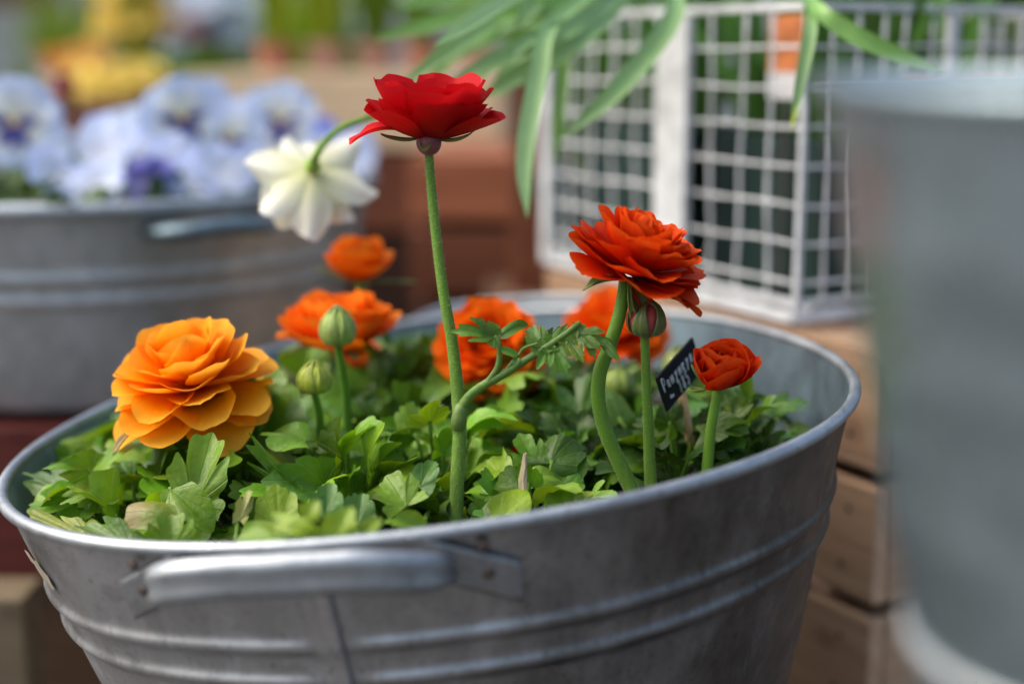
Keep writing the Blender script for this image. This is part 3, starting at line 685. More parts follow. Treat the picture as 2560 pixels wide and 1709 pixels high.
# F2 orange red, crinkled
b2 = W(1585, 1240, .612)
f2 = empty('ranunculus_flower', b2, 'crinkled orange red double ranunculus on a thick curved stem', 'flower', 'ranunculus flowers in the zinc tub')
stem(f2, stem_pts([(1590, 1262, .612), (1575, 1215, .612), (1545, 1150, .610), (1515, 1080, .607), (1496, 1000, .604), (1500, 930, .602), (1522, 870, .601), (1545, 800, .600), (1558, 740, .600), (1563, 695, .601)]), [.0034, .0033, .0031, .0030, .0029, .0026], tint=(.95, 1, .9), hairs=1500, hl=.0006, n=60)
O2 = W(1572, 686, .602); ax2 = V(.34, -.10, .93)
Fm2 = double_flower(f2, O2, ax2, M_orred, .0300, [(7, 1.04, .98, 2, 12, -.02, .06), (8, 1.0, .90, 12, 30, .02, .06), (9, .96, .78, 24, 46, .06, .06), (10, .90, .64, 36, 60, .10, .05), (12, .84, .48, 48, 72, .13, .05), (14, .78, .36, 60, 82, .14, .04)], .4, ruf=.045, notch=.06, core=36, core_e=(78, 92), core_ruf=.12)
for az, L, wd, e0, e1, tw in ((4, .033, .031, 4, -26, 0), (338, .030, .028, 8, -14, 0), (28, .031, .028, 12, -8, .15), (318, .015, .013, -26, -50, 0), (200, .021, .020, -6, -18, 0)):
    put_petal(f2, O2, Fm2, M_orred, 'petal', az=R(az), r0=.002, z0=-.0005, L=L, wd=wd, e0=e0, e1=e1, cup=.2, ruf=.035, notch=.05, twist=tw, tipr=.2)
sepal(f2, W(1558, 702, .600), frame(V(0, 0, 1)), R(195), .0165, .0068, 4, -32, (1, 1, .8), r0=.001, cup=.7); sepal(f2, W(1558, 698, .598), frame(V(0, 0, 1)), R(205), .0125, .006, 0, 5, (1, 1.1, .8), r0=.001, cup=.7)
sepal(f2, W(1578, 698, .598), frame(V(0, 0, 1)), R(300), .0155, .0085, -62, -86, (.75, .62, .55), r0=.001); sepal(f2, W(1570, 700, .597), frame(V(0, 0, 1)), R(290), .0150, .003, -75, -86, (1.3, 1.3, 1.0), r0=.0005)
rng = np.random.default_rng(102)
# F3 dark red bud
def bud(root, O, axis, rb, hb, m, tint=(1, 1, 1), seps=5, stint=(1, 1, 1), tipm=None, sopen=0., sw=1.1):
    Fm = frame(axis)
    prof = [(0, 0), (.55, .06), (.88, .2), (1, .42), (.92, .64), (.66, .84), (.35, .95), (0, 1)]
    pr = catmull(np.array([(a, b, 0) for a, b in prof]), 18)
    v, f = lathe([(max(0, q[0]) * rb, q[1] * hb) for q in pr], 20)
    b = MB(); b.add(v @ Fm.T + O, f, None, tint); b.make('bud', m, root)
    for i in range(seps):
        az = 2 * math.pi * i / seps + .5
        mb = MB(); n1, n2 = 11, 7; rows = []
        for j in range(n1):
            t = j / (n1 - 1); q = pr[min(17, int(t * 15))]; zz = hb * (t * (1.02 - .05 * sopen)); rr_ = np.interp(zz / hb, pr[:, 1], pr[:, 0]) * rb + .0005 + sopen * rb * t ** 1.5 * .55
            if t > .85: zz += (t - .85) * hb * .7
            wv = sw * rb * .62 * math.sin(math.pi * min(1, .12 + .88 * t)) ** .7 * (1 - .5 * t)
            for l in range(n2):
                u = l / (n2 - 1) * 2 - 1; aa = az + u * wv / max(rr_, rb * .35); rr2 = rr_ + .0004 * math.sin(7 * u) + sopen * .0015 * abs(u)
                rows.append((rr2 * math.cos(aa), rr2 * math.sin(aa), zz))
        mb.add(np.array(rows) @ Fm.T + O, gridf(n1, n2), None, stint); o = mb.make('sepal', M_sepal, root); s = o.modifiers.new('thick', 'SOLIDIFY'); s.thickness = .0006; s.offset = 1
M_budred = mat('dark_red_bud', (.32, .05, .04), .5, var=.4, vscale=220, sheen=.3)
b3 = W(1628, 1235, .618)
f3 = empty('ranunculus_bud', b3, 'half open dark red ranunculus bud under the crinkled orange red flower', 'flower bud', 'ranunculus buds in the zinc tub')
stem(f3, stem_pts([(1630, 1250, .618), (1624, 1150, .614), (1620, 1030, .608), (1615, 930, .604), (1612, 838, .602)]), [.0030, .0024, .0020, .0019], hairs=900, hl=.0006)
bud(f3, W(1612, 842, .602), V(.06, -.05, 1), .0072, .0145, M_budred, seps=5, stint=(.75, .75, .7), sopen=.35, sw=1.0)
rng = np.random.default_rng(103)
# F4 small scarlet cup
b4 = W(1768, 1195, .622)
f4 = empty('ranunculus_flower', b4, 'small half closed red orange ranunculus in front of the chalkboard label', 'flower', 'ranunculus flowers in the zinc tub')
stem(f4, stem_pts([(1764, 1215, .622), (1770, 1150, .620), (1779, 1060, .618), (1796, 972, .617)]), [.0027, .0025, .0023, .0021], tint=(1, 1.05, .8))
O4 = W(1800, 968, .617)
double_flower(f4, O4, V(-.04, -.42, .9), M_scarlet, .0145, [(3, 1.62, 1.9, 26, 98, 0, .1), (4, 1.55, 1.6, 38, 106, .04, .1), (4, 1.42, 1.4, 48, 118, .08, .08), (5, 1.25, 1.15, 58, 132, .1, .06)], 1.2, ruf=.03, core_e=(85, 140), evar=4)
put_petal(f4, O4, frame(V(.03, -.28, .96)), M_scarlet, 'petal', az=R(355), r0=.002, z0=0, L=.0225, wd=.017, e0=26, e1=72, cup=.3, ruf=.04, notch=.05)
for az, L in ((200, .016), (285, .014), (40, .013)): sepal(f4, O4, frame(V(0, 0, 1)), R(az), L, .0045, 20, 75, (1.1, 1.05, .55), r0=.003)
sepal(f4, W(1770, 975, .615), frame(V(0, 0, 1)), R(190), .008, .006, -25, 40, (1.5, 1.4, .7), r0=.001)
rng = np.random.default_rng(104)
# F5 big yellow orange
b5 = W(720, 1060, .70)
f5 = empty('ranunculus_flower', b5, 'large ruffled yellow orange ranunculus leaning over the left side of the tub', 'flower', 'ranunculus flowers in the zinc tub')
O5 = W(482, 975, .652); ax5 = V(-.12, -.27, .95)
stem(f5, [W(760, 1110, .715)] + stem_pts([(715, 1045, .70), (660, 985, .682), (620, 948, .670), (560, 960, .660)]) + [O5], [.0026, .0024, .0022, .0022], tint=(.55, .8, .5))
double_flower(f5, O5, ax5, M_yelor, .0350, [(7, 1.10, .92, -22, -16, -.02, .07), (7, 1.06, .88, -10, 0, .03, .07), (8, 1.0, .82, 2, 14, .07, .07), (8, .93, .76, 16, 36, .11, .07), (7, .87, .72, 34, 66, .14, .06), (7, .83, .68, 48, 92, .17, .05)], .7, ruf=.04, notch=.02, core=14, core_e=(84, 126), evar=13)
sepal(f5, W(340, 1075, .64), frame(V(0, 0, 1)), R(235), .014, .005, -20, -50, (1.6, .8, .6), r0=.001)
rng = np.random.default_rng(105)
# F6 orange bowl
f6 = empty('ranunculus_flower', W(862, 1090, .735), 'cup shaped orange ranunculus behind the striped green bud', 'flower', 'ranunculus flowers in the zinc tub')
O6 = W(848, 872, .742)
stem(f6, [W(868, 1110, .735), W(858, 980, .738), O6], [.0028, .0024, .0022], tint=(.5, .75, .4))
double_flower(f6, O6, V(.02, -.06, 1), M_orange, .0300, [(6, 1.12, 1.2, 14, 52, 0, .08), (7, 1.10, 1.1, 24, 60, .03, .08), (7, 1.04, 1.0, 34, 72, .08, .07), (7, .97, .95, 46, 86, .12, .06)], .2, ruf=.04, core=12)
for az, L, e0, e1 in ((175, .026, -4, -14), (10, .03, 24, 20), (310, .018, -20, -30)): put_petal(f6, O6, frame(V(0, 0, 1)), M_orange, 'petal', az=R(az), r0=.003, z0=0, L=.033 if az != 310 else .018, wd=.012, e0=e0 + 24, e1=e1 + 14, cup=.2, ruf=.05)
for az in (180, 300, 30): sepal(f6, O6, frame(V(0, 0, 1)), R(az), .027 if az == 180 else .019, .006, 6, -22, (1.5, 1.1, .8), r0=.003)
rng = np.random.default_rng(106)
# F7 small orange cup above it
f7 = empty('ranunculus_flower', W(985, 905, .80), 'small tulip shaped orange ranunculus above the cup shaped one', 'flower', 'ranunculus flowers in the zinc tub')
O7 = W(892, 702, .79)
stem(f7, [W(1000, 960, .805), W(985, 905, .80), W(955, 820, .795), W(915, 750, .79), O7], [.0028, .0025, .0022], tint=(.4, .65, .35))
double_flower(f7, O7, V(.03, -.1, 1), M_orange, .0190, [(5, 1.35, 1.35, 22, 68, 0, .1), (6, 1.35, 1.2, 36, 82, .04, .1), (6, 1.3, 1.05, 48, 100, .08, .08)], 2.0, tint=1.05, ruf=.03, core=10)
for az, L in ((175, .0205), (5, .028), (300, .012)): sepal(f7, O7 + V(0, 0, -.001), frame(V(0, 0, 1)), R(az), L, .005, 12 if az == 175 else -2, 40 if az == 175 else 0, (.85, .85, .4), r0=.003)
# buds
def green_bud(px, py, d, rb, hb, basep, label, tint, stint, sr=.0016, axis=V(0, -.05, 1)):
    r = empty('ranunculus_bud', basep[0], label, 'flower bud', 'ranunculus buds in the zinc tub'); O = W(px, py, d)
    stem(r, [basep[0], (basep[0] + O) / 2 + V(.001, 0, 0), O], [sr * 1.3, sr], tint=(.8, 1, .75)); bud(r, O, axis, rb, hb, M_bud, tint, 5, stint, sw=1.25); return r
green_bud(845, 866, .675, .0082, .0180, [W(872, 1090, .690)], 'closed striped green bud in front of the cup shaped orange flower', (1.2, 1.2, .6), (1.7, 1.7, 1.5), .0019)
green_bud(787, 985, .655, .0076, .0145, [W(800, 1090, .670)], 'closed yellow green bud lower left of the striped green bud', (1.5, 1.4, .35), (2.0, 1.75, .6))
green_bud(1545, 992, .73, .0078, .015, [W(1548, 1080, .73)], 'blurred yellowish bud behind the curved thick stem', (1.1, 1.1, .5), (1.3, 1.3, .8))
green_bud(1697, 950, .70, .0080, .016, [W(1700, 1060, .70)], 'brownish opening bud behind the chalkboard label', (.9, .8, .5), (1.0, .9, .7))
green_bud(705, 1000, .74, .0085, .016, [W(712, 1080, .74)], 'pale blurred bud just right of the big yellow orange flower', (1.1, 1.2, .9), (1.4, 1.5, 1.5))
green_bud(960, 945, .76, .0080, .015, [W(962, 1040, .76)], 'pale blurred bud below the back rim right of the cup shaped orange flower', (1, 1.1, .9), (1.3, 1.4, 1.3))
rng = np.random.default_rng(107)
# F8 half hidden coral flower behind the cup
f8 = empty('ranunculus_flower', W(905, 990, .78), 'small coral ranunculus half hidden below the cup shaped orange flower', 'flower', 'ranunculus flowers in the zinc tub')
O8 = W(893, 905, .78); stem(f8, [W(905, 1000, .78), O8], .0018, tint=(.6, .8, .5))
double_flower(f8, O8, V(.1, -.4, .9), M_scarlet, .0120, [(5, 1.2, 1.2, 10, 50, 0, .1), (6, 1.1, 1.0, 30, 70, .05, .1)], .3, tint=1.15, core=6)
rng = np.random.default_rng(108)
# F10 shaggy orange facing the camera
f10 = empty('ranunculus_flower', W(1232, 1100, .71), 'shaggy deep orange ranunculus facing the camera behind the red flower stem', 'flower', 'ranunculus flowers in the zinc tub')
O10 = W(1222, 880, .735); ax10 = V(-.05, -.80, .60)
stem(f10, [W(1232, 1110, .715), W(1234, 1020, .72), W(1232, 950, .73), O10], [.0028, .0025, .0022], tint=(.35, .55, .3))
double_flower(f10, O10, ax10, M_deepor, .0285, [(7, .98, .9, -25, -5, -.05, .07), (8, .98, .85, -5, 12, 0, .07), (9, .95, .75, 10, 30, .05, .07), (9, .9, .66, 24, 50, .1, .07), (9, .84, .6, 38, 70, .15, .06)], .5, ruf=.06, notch=.08, core=22, core_e=(72, 100), core_ruf=.1)
rng = np.random.default_rng(109)
# F11 behind the crinkled flower
f11 = empty('ranunculus_flower', W(1560, 1000, .78), 'blurred orange ranunculus half hidden behind the crinkled orange red flower', 'flower', 'ranunculus flowers in the zinc tub')
O11 = W(1535, 850, .80); stem(f11, [W(1560, 1010, .785), W(1552, 930, .79), O11], [.0026, .0022], tint=(.5, .7, .4))
double_flower(f11, O11, V(-.02, -.35, .94), M_deepor, .0300, [(7, 1.02, .9, -8, 12, 0, .07), (8, 1.0, .85, 8, 30, .04, .07), (8, .96, .78, 22, 48, .08, .07), (8, .9, .7, 38, 66, .13, .06)], .1, tint=1.02, ruf=.05, core=14)
put_petal(f11, O11, frame(V(0, -.3, 1)), M_deepor, 'petal', az=R(330), r0=.003, z0=-.001, L=.026, wd=.02, e0=-30, e1=-55, cup=.2, ruf=.05)
rng = np.random.default_rng(110)
# fallen petal, stub, dead bits
fp = MB(); v, f, uv = petal(0, 0, 0, .014, .012, 10, 30, .3); fp.add(v @ frame(V(.2, -.5, .8)).T + W(1262, 1132, .665), f, uv); o = fp.make('fallen_petal', M_scarlet); tag(o, 'fallen red petal lying on dark leaves right of the tall stem', 'petal')
v, f = tube([W(1309, 1235, .588), W(1308, 1200, .588), W(1311, 1165, .588), W(1313, 1132, .588)], [.0017, .0020, .0014, .0006], 7, .6); v = v + rng.normal(0, .00022, v.shape)
o = build('dry_stub', v, f, M_twig, smooth=False); tag(o, 'dry pale broken stem stub standing among the front leaves', 'twig')

# ------------------------------------------------------------------ chalkboard label
def camv(x, y, z): return nrm(x * RGT - y * UPV + z * FWD)
e1 = camv(.72, -.69, .9); e2 = camv(.34, .94, .45); e2 = nrm(e2 - e1 * (e1 @ e2)); en = nrm(np.cross(e2, e1))
if en @ (CAMP - W(1700, 930, .64)) < 0: en = -en
A0 = W(1643, 945, .628); BL, BH = .0350, .0176
sg = empty('plant_label', W(1728, 1100, .654), 'tiny black chalkboard label lettered in white chalk on a wooden stick', 'label')
def bd(u, v, o=0.): return A0 + e1 * u + e2 * v + en * o
q = [bd(0, 0), bd(BL, 0), bd(BL, BH), bd(0, BH)]; th_ = .0012
build('board', q + [p - en * th_ for p in q], [(0, 1, 2, 3), (7, 6, 5, 4), (0, 4, 5, 1), (1, 5, 6, 2), (2, 6, 7, 3), (3, 7, 4, 0)], M_board, sg, False)
GL = {'Р': [[(0, 1), (0, 0), (.5, .05), (.62, .27), (.45, .48), (0, .52)]], 'а': [[(.5, .45), (.2, .42), (.05, .68), (.2, .95), (.48, .82), (.52, .45), (.56, 1)]],
      'н': [[(0, .4), (.02, 1)], [(.5, .38), (.52, 1)], [(0, .7), (.52, .68)]], 'у': [[(0, .4), (.25, .8)], [(.55, .38), (.25, .8), (.05, 1.25)]],
      'к': [[(0, .4), (.02, 1)], [(.5, .4), (.05, .7), (.52, 1)]], 'л': [[(0, 1), (.18, .9), (.28, .4), (.55, .4), (.56, 1)]],
      '1': [[(0, .25), (.3, 0), (.28, 1)]], '8': [[(.3, .45), (.05, .25), (.25, 0), (.48, .2), (.28, .45), (.02, .75), (.25, 1), (.5, .75), (.3, .45)]], '5': [[(.5, .02), (.1, .02), (.06, .42), (.4, .4), (.5, .72), (.3, 1), (0, .92)]],
      '~': [[(0, .5), (.35, .12), (.7, .5), (1.1, .25)]]}
ck = MB()
def write(s, u, v, hgt, adv, wd=.00042, slope=0., wf=.46):
    for ch in s:
        for st_ in GL[ch]:
            P = [bd(u + x * hgt * wf, v + y * hgt + slope * u, .0005) for x, y in st_]
            vv, ff = tube(catmull(P, max(6, len(P) * 4)) if ch in 'а85~Р' else P, wd, 6, .5); ck.add(vv, ff)
        u += adv
write('Ранункул', .0018, .0022, .0064, .0036, .00040); write('185', .0130, .0094, .0066, .0035, .00042); write('~', .0048, .0120, .0032, .003, .0005, 0, .7)
ck.make('lettering', M_chalk, sg)
sdir_ = nrm(W(1726, 1100, .672) - W(1690, 893, .662))
v, f = tube(np.linspace(W(1688, 893, .6500), W(1728, 1110, .654), 6), .0022, 8, .45); build('stick', v, f, M_stick, sg)

# ------------------------------------------------------------------ round tubs and pails of the surroundings
def simple_tub(root, c, R0, H, taper, bands, m, mrim, rimr=.0045, ns=96, soil=.02, bamp=.0028):
    prof = []
    for h in np.linspace(0, H, 60):
        r = R0 - taper * h + sum(bamp * math.exp(-((h - b_) / (.004 if bamp > .002 else .007)) ** 2) for b_ in bands); prof.append((r, -h))
    prof += [(0.001, -H)]
    v, f = lathe(prof, ns, c); inn = [(R0 - taper * h - .0015, -h) for h in np.linspace(0, soil + .02, 10)]
    v2, f2_ = lathe(inn, ns, c); build('body', np.concatenate([v, v2]), f + [tuple(i + len(v) for i in q[::-1]) for q in f2_], m, root)
    t = np.linspace(0, 2 * math.pi, ns, endpoint=False); P = np.array([c + V(R0 * math.cos(a), R0 * math.sin(a), 0) for a in t]); vs = []
    for i, a in enumerate(t):
        for k in range(10):
            b_ = 2 * math.pi * k / 10; vs.append(P[i] + rimr * (math.cos(b_) * V(math.cos(a), math.sin(a), 0) + math.sin(b_) * V(0, 0, 1)))
    build('rim', vs, gridf(ns, 10, True) + [(i * 10 + 9, ((i + 1) % ns) * 10 + 9, ((i + 1) % ns) * 10, i * 10) for i in range(ns)], mrim, root)
pc = W(235, 505, 1.16); pc[2] = .897
ptub = empty('zinc_tub', pc - V(0, 0, .145), 'blurred zinc tub of pale blue pansies at the left', 'tub', 'zinc planting tubs')
simple_tub(ptub, pc, .225, .145, .25, (.048, .064), M_zinc_dull, M_zinc_bright, .0058)
sv, sf = lathe([(.214, -.012), (.12, -.010), (.001, -.010)], 48, pc); o = build('planter_soil', sv, sf, M_soil); tag(o, 'dark soil under the pansies in the left zinc tub', 'soil', kind='stuff')
ha = R(-54); P = []
for s in np.linspace(-1, 1, 25):
    a = ha + s * .17; r_ = .222 + .030 * (1 - abs(s) ** 6); P.append(pc + V(r_ * math.cos(a), r_ * math.sin(a), -.016 + .004 * (1 - s * s)))
v, f = tube(P, .0105, 12, .55); build('handle', v, f, M_zinc_in, ptub)
rng = np.random.default_rng(111)
# pansies
def pansy(px, py, d, r, facing, label, m=None, grp='pale blue pansies in the left tub', face=True, roll=0.):
    O = W(px, py, d); ax = nrm(facing); root = empty('pansy_flower', (O[0], O[1] + .01, pc[2] - .012), label, 'flower', grp)
    up = V(0, 0, 1); y = nrm(up - ax * (up @ ax)); x = np.cross(y, ax); Fm = np.stack([x, y, ax], 1)
    m = m or M_pansy; roll += rng.normal(0, 9); tl = rng.uniform(.88, 1.1, 5)
    for q_, (az, L, wd, z) in enumerate(((62, 1.05, 1.25, -.10), (118, 1.05, 1.25, -.07), (8, .95, 1.05, .0), (172, .95, 1.05, .03), (270, 1.0, 1.45, .07))):
        put_petal(root, O, Fm, m, 'petal', az=R(az + roll), r0=.0, z0=z * r * .4, L=L * r * tl[q_], wd=wd * r, e0=14 + rng.normal(0, 6), e1=-8 + rng.normal(0, 12), cup=.12, ruf=.10, notch=.04, nu=13, nv=10)
    if face:
        b = MB()
        for az in (10, 170, 235, 270, 305):
            v, f, uv = petal(R(az + roll), .0, .17 * r, .48 * r, .22 * r, 14, 2, .1, .02, -.2, nu=7, nv=7); b.add(v @ Fm.T + O, f, uv)
        b.make('blotch', M_indigo, root); v, f = sphere(O + ax * .20 * r, .085 * r, (1, 1, .8), 10, 7); build('eye', v, f, M_yeye, root)
    v, f = tube(catmull([np.array(root.location) + V(0, .01, 0), O - ax * .012 + V(0, 0, -.012), O - ax * .004], 10), .0014, 8); b = MB(); b.add(v, f, None, (.8, 1, .7)); b.make('stem', M_stem, root)
pansy(42, 312, 1.02, .036, V(.05, -1, .15), 'pale blue pansy with a dark star face at the left edge')
pansy(455, 300, 1.04, .034, V(.35, -1, .1), 'tall pale blue pansy in the middle of the left tub turned right')
pansy(575, 352, 1.06, .029, V(-.1, -1, .1), 'small pale blue pansy with purple eye between two larger ones')
pansy(705, 308, 1.12, .034, V(.0, -1, .2), 'whitish blue pansy just above the white daffodil')
pansy(262, 395, 1.03, .032, V(-.45, -.8, .5), 'lilac pansy seen from its side between the two tallest pansies', M_pansyL, face=False)
pansy(150, 440, 1.00, .026, V(.5, -.6, .7), 'pale pansy drooping low at the left front of the tub', M_pansyL, face=False, roll=40)
pansy(245, 470, .985, .024, V(-.2, -.7, .7), 'pale pansy seen from above touching the tub rim', M_pansyL, face=False, roll=20)
pansy(370, 440, 1.00, .022, V(.3, -.5, -.6), 'violet backed pansy hanging near the rim', petal_mat('violet_petal', (.45, .45, .8), (.30, .30, .75), (.42, .42, .85), .3), face=False)
pansy(500, 445, 1.01, .024, V(.0, -.8, .5), 'pale blue pansy low below the small purple eyed one', M_pansyL, face=False, roll=70)
pansy(620, 440, 1.04, .024, V(.2, -.8, .5), 'bluish pansy partly behind the white daffodil', M_pansyL, face=False, roll=30)
pansy(880, 385, 1.16, .023, V(.3, -.8, .5), 'blue pansy at the right end of the left tub below the red flower', M_pansyL, face=False)
pansy(790, 330, 1.2, .022, V(.3, -.6, .7), 'deep blue pansy behind the green daffodil stalk', petal_mat('deep_blue_petal', (.3, .35, .8), (.22, .28, .7), (.35, .42, .85), .3), face=False)
for k_, (px_, py_, d_, r_, f_, lab) in enumerate(((100, 375, 1.10, .028, V(.3, -1, .3), 'pale pansy half hidden behind the drooping one at the left'), (330, 352, 1.10, .027, V(-.3, -1, .3), 'pale pansy tucked behind the lilac one seen from its side'), (520, 270, 1.16, .026, V(.2, -1, .2), 'pale pansy peeping out behind the tall middle one'), (640, 300, 1.2, .026, V(-.2, -1, .3), 'pale pansy between and behind the two right hand ones'), (560, 425, 1.0, .022, V(.3, -.8, .6), 'light blue pansy at the rim left of the daffodil petals'), (820, 400, 1.1, .024, V(.2, -.8, .5), 'light blue pansy behind the right petals of the daffodil'), (440, 400, 1.02, .022, V(.1, -.9, .4), 'light blue pansy just under the tall middle one'))):
    pansy(px_, py_, d_, r_, f_, lab, M_pansyL if k_ in (4, 6) else M_pansy, face=k_ in (0, 2, 3), roll=17 * k_)
def tuft(root_loc, name, label, cat, cx, n, h, spread, pal, wl=.012, kind=None, group=None, m=None, L=.04):
    root = empty(name, root_loc, label, cat, group, kind); mb = MB()
    for i in range(n):
        a = rng.uniform(0, 6.28); r_ = spread * math.sqrt(rng.uniform()); B = np.array(root_loc) + V(r_ * math.cos(a), r_ * math.sin(a), rng.uniform(0, h)); d = nrm(V(math.cos(a) * .7 + rng.normal(0, .3), math.sin(a) * .7 + rng.normal(0, .3), rng.uniform(.2, 1.2)))
        leaf(mb, B, B + d * L * rng.uniform(.7, 1.2), nrm(V(0, -.5, .8) + rng.normal(0, .3, 3)), wl * rng.uniform(.8, 1.3), 'smooth', jitcol(pal), .3, .2, .08, clampwall=False, na=9, nr=4)
    mb.make('foliage', m or M_leaf, root); return root
for x_, y_, lab in ((-.10, -.16, 'dark green pansy leaves at the front left of the left tub'), (.0, -.17, 'dark green pansy leaves by the rim under the tall middle pansy'), (.09, -.12, 'dark green pansy leaves beside the tub handle behind the daffodil'), (-.03, -.06, 'green pansy leaves in the middle of the left tub')):
    tuft(pc + V(x_, y_, -.010), 'pansy_plant', lab, 'plant', 0, 60, .022, .06, (.05, .12, .015), group='pansy leaves in the left tub', L=.028)

# ------------------------------------------------------------------ white daffodil
rng = np.random.default_rng(131)
dO = W(780, 425, .76)
df = empty('daffodil', W(1290, 130, .81), 'white double daffodil hanging face down on a bent green stalk', 'flower')
axd = nrm(V(-.22, .62, -.76)); Fd = frame(axd)
up = nrm(UPV - axd * (UPV @ axd)); xr = np.cross(up, axd); Fd = np.stack([xr, np.cross(axd, xr), axd], 1)
for i, (az, L) in enumerate(((80, .033), (138, .037), (196, .035), (262, .037), (318, .037), (18, .036))):
    put_petal(df, dO, Fd, M_white, 'petal', az=R(az), r0=.002, z0=.001, L=L * rng.uniform(.94, 1.06), wd=.026, e0=4 + rng.normal(0, 9), e1=28 + rng.normal(0, 20), cup=.25, ruf=.14, notch=-.03, wpow=.6, tipr=.44, twist=rng.normal(0, .25))
for i in range(12):
    put_petal(df, dO, Fd, M_white, 'petal', az=R(i * 137.5 + 30), r0=.002, z0=.005 + .0003 * i, L=.032 - .0006 * i, wd=.021, e0=20 + 2.2 * i + rng.normal(0, 8), e1=46 + 2 * i + rng.normal(0, 14), cup=.3, ruf=.17, notch=-.01, tipr=.42, twist=rng.normal(0, .2))
mb = MB()
for i in range(9): put_petal(df, dO, Fd, M_corona, 'x', mb=mb, az=R(i * 40), r0=.003, z0=.012, L=.020, wd=.014, e0=62, e1=70, cup=.2, ruf=.14)
mb.make('corona', M_corona, df)
v, f = sphere(dO - axd * .003, .0045, (1, 1, 1)); b = MB(); b.add(v, f, None, (2.2, 2.0, .6)); b.make('flower_base', M_stem, df)
P = [dO - axd * .002, W(785, 400, .728), W(808, 360, .728), W(850, 322, .730), W(905, 300, .735), W(1000, 262, .75), W(1130, 206, .775), W(1290, 130, .81), W(1420, 60, .84), W(1560, -60, .88)]
b = MB(); v, f = tube(catmull(P, 40), [.0022, .0017, .0016, .0017, .0018], 12); b.add(v, f, None, (1.3, 1.35, .8)); b.make('stalk', M_stem, df)

# ------------------------------------------------------------------ white wire cage on its crate, pots inside
rng = np.random.default_rng(141)
KC = W(1990, 790, .85); ul = nrm(V(*(W(1365, 685, 1.10) - KC)[:2], 0)); vr = V(-ul[1], ul[0], 0)
if vr[0] < 0: vr = -vr
Z0, Z1 = .842, 1.026; LL = .285; LR = .24
KC = V(KC[0], KC[1], Z0)
cage = empty('wire_basket', KC + ul * LL / 2 + vr * LR / 2, 'white painted wire mesh basket holding potted plants on a crate', 'basket')
def cg(u, v, z): return KC + ul * u + vr * v + V(0, 0, z)
Hc = Z1 - Z0
def bar(name, a, b, w_, t_=None, m=None, mb=None):
    t_ = t_ or w_; d = b - a; L = np.linalg.norm(d); z = d / L; x = ul if abs(z @ ul) < .7 else vr; x = nrm(x - z * (x @ z)); y = np.cross(z, x)
    vv, ff = box((0, 0, 0), (w_, t_, L), None, min(w_, t_) * .2); vv = vv @ np.stack([x, y, z], 1).T + (a + b) / 2
    if mb is not None: mb.add(vv, ff); return
    return build(name, vv, ff, m or M_wire, cage, False)
def wire(mb, a, b, r=.0012, sag=.0006): 
    n = 9; P = np.linspace(a, b, n); P[1:-1] += rng.normal(0, sag, (n - 2, 3)); v, f = tube(catmull(P, 14), r, 6); mb.add(v, f)
for (u, v_) in ((0, 0), (LL, 0), (0, LR), (LL, LR)): bar('corner_post', cg(u, v_, 0), cg(u, v_, Hc), .0038 if (u, v_) == (0, 0) else .011)
bar('wide_post', cg(.123, -.004, .002), cg(.123, -.004, Hc - .004), .034, .006)
for z_, w_ in ((.002, .007), (Hc, .0045)):
    bar('rail', cg(0, 0, z_), cg(LL, 0, z_), w_); bar('rail', cg(0, 0, z_), cg(0, LR, z_), w_); bar('rail', cg(LL, 0, z_), cg(LL, LR, z_), w_); bar('rail', cg(0, LR, z_), cg(LL, LR, z_), w_)
bar('rail', cg(0, 0, .011), cg(LL, 0, .011), .004); bar('rail', cg(0, 0, .011), cg(0, LR, .011), .004); bar('rail', cg(0, .115, 0), cg(0, .115, Hc), .006)
NH = 8
mb = MB()
for i in range(1, NH): wire(mb, cg(0, 0, Hc * i / NH), cg(LL, 0, Hc * i / NH), .0013)
for i in range(1, 10): wire(mb, cg(LL * i / 10, 0, 0), cg(LL * i / 10 + rng.normal(0, .0015), 0, Hc), .0013)
mb.make('wire_mesh', M_wire, cage)
mb = MB()
for i in range(1, NH): wire(mb, cg(0, 0, Hc * i / NH), cg(0, LR, Hc * i / NH), .0012)
for i in range(1, 12): wire(mb, cg(0, LR * i / 12, 0), cg(0, LR * i / 12 + rng.normal(0, .0012), Hc), .0012)
mb.make('wire_mesh', M_wire, cage)
mb = MB()
for i in range(1, NH): wire(mb, cg(0, LR, Hc * i / NH), cg(LL, LR, Hc * i / NH), .0007); wire(mb, cg(LL, 0, Hc * i / NH), cg(LL, LR, Hc * i / NH), .0008)
for i in range(1, 10): wire(mb, cg(LL * i / 10, LR, 0), cg(LL * i / 10, LR, Hc), .0008)
for i in range(1, 8): wire(mb, cg(LL, LR * i / 8, 0), cg(LL, LR * i / 8, Hc), .0008)
mb.make('wire_mesh', M_wire, cage)
mb = MB()
for i in range(1, 14): wire(mb, cg(LL * i / 14, 0, .003), cg(LL * i / 14, LR, .003), .0014)
for i in range(1, 11): wire(mb, cg(0, LR * i / 11, .003), cg(LL, LR * i / 16, .003), .0014)
mb.make('wire_floor', M_wire, cage)
def pot(root, c, rt, rb, h, m, ns=40):
    v, f = lathe([(.0005, 0), (rb, 0), (rb + (rt - rb) * .8, h * .8), (rt * 1.05, h * .8), (rt * 1.06, h), (rt * .98, h), (rt * .95, h * .85), (.0005, h * .84)], ns, np.asarray(c)); o = build('pot', v, f, m, root, False); return o
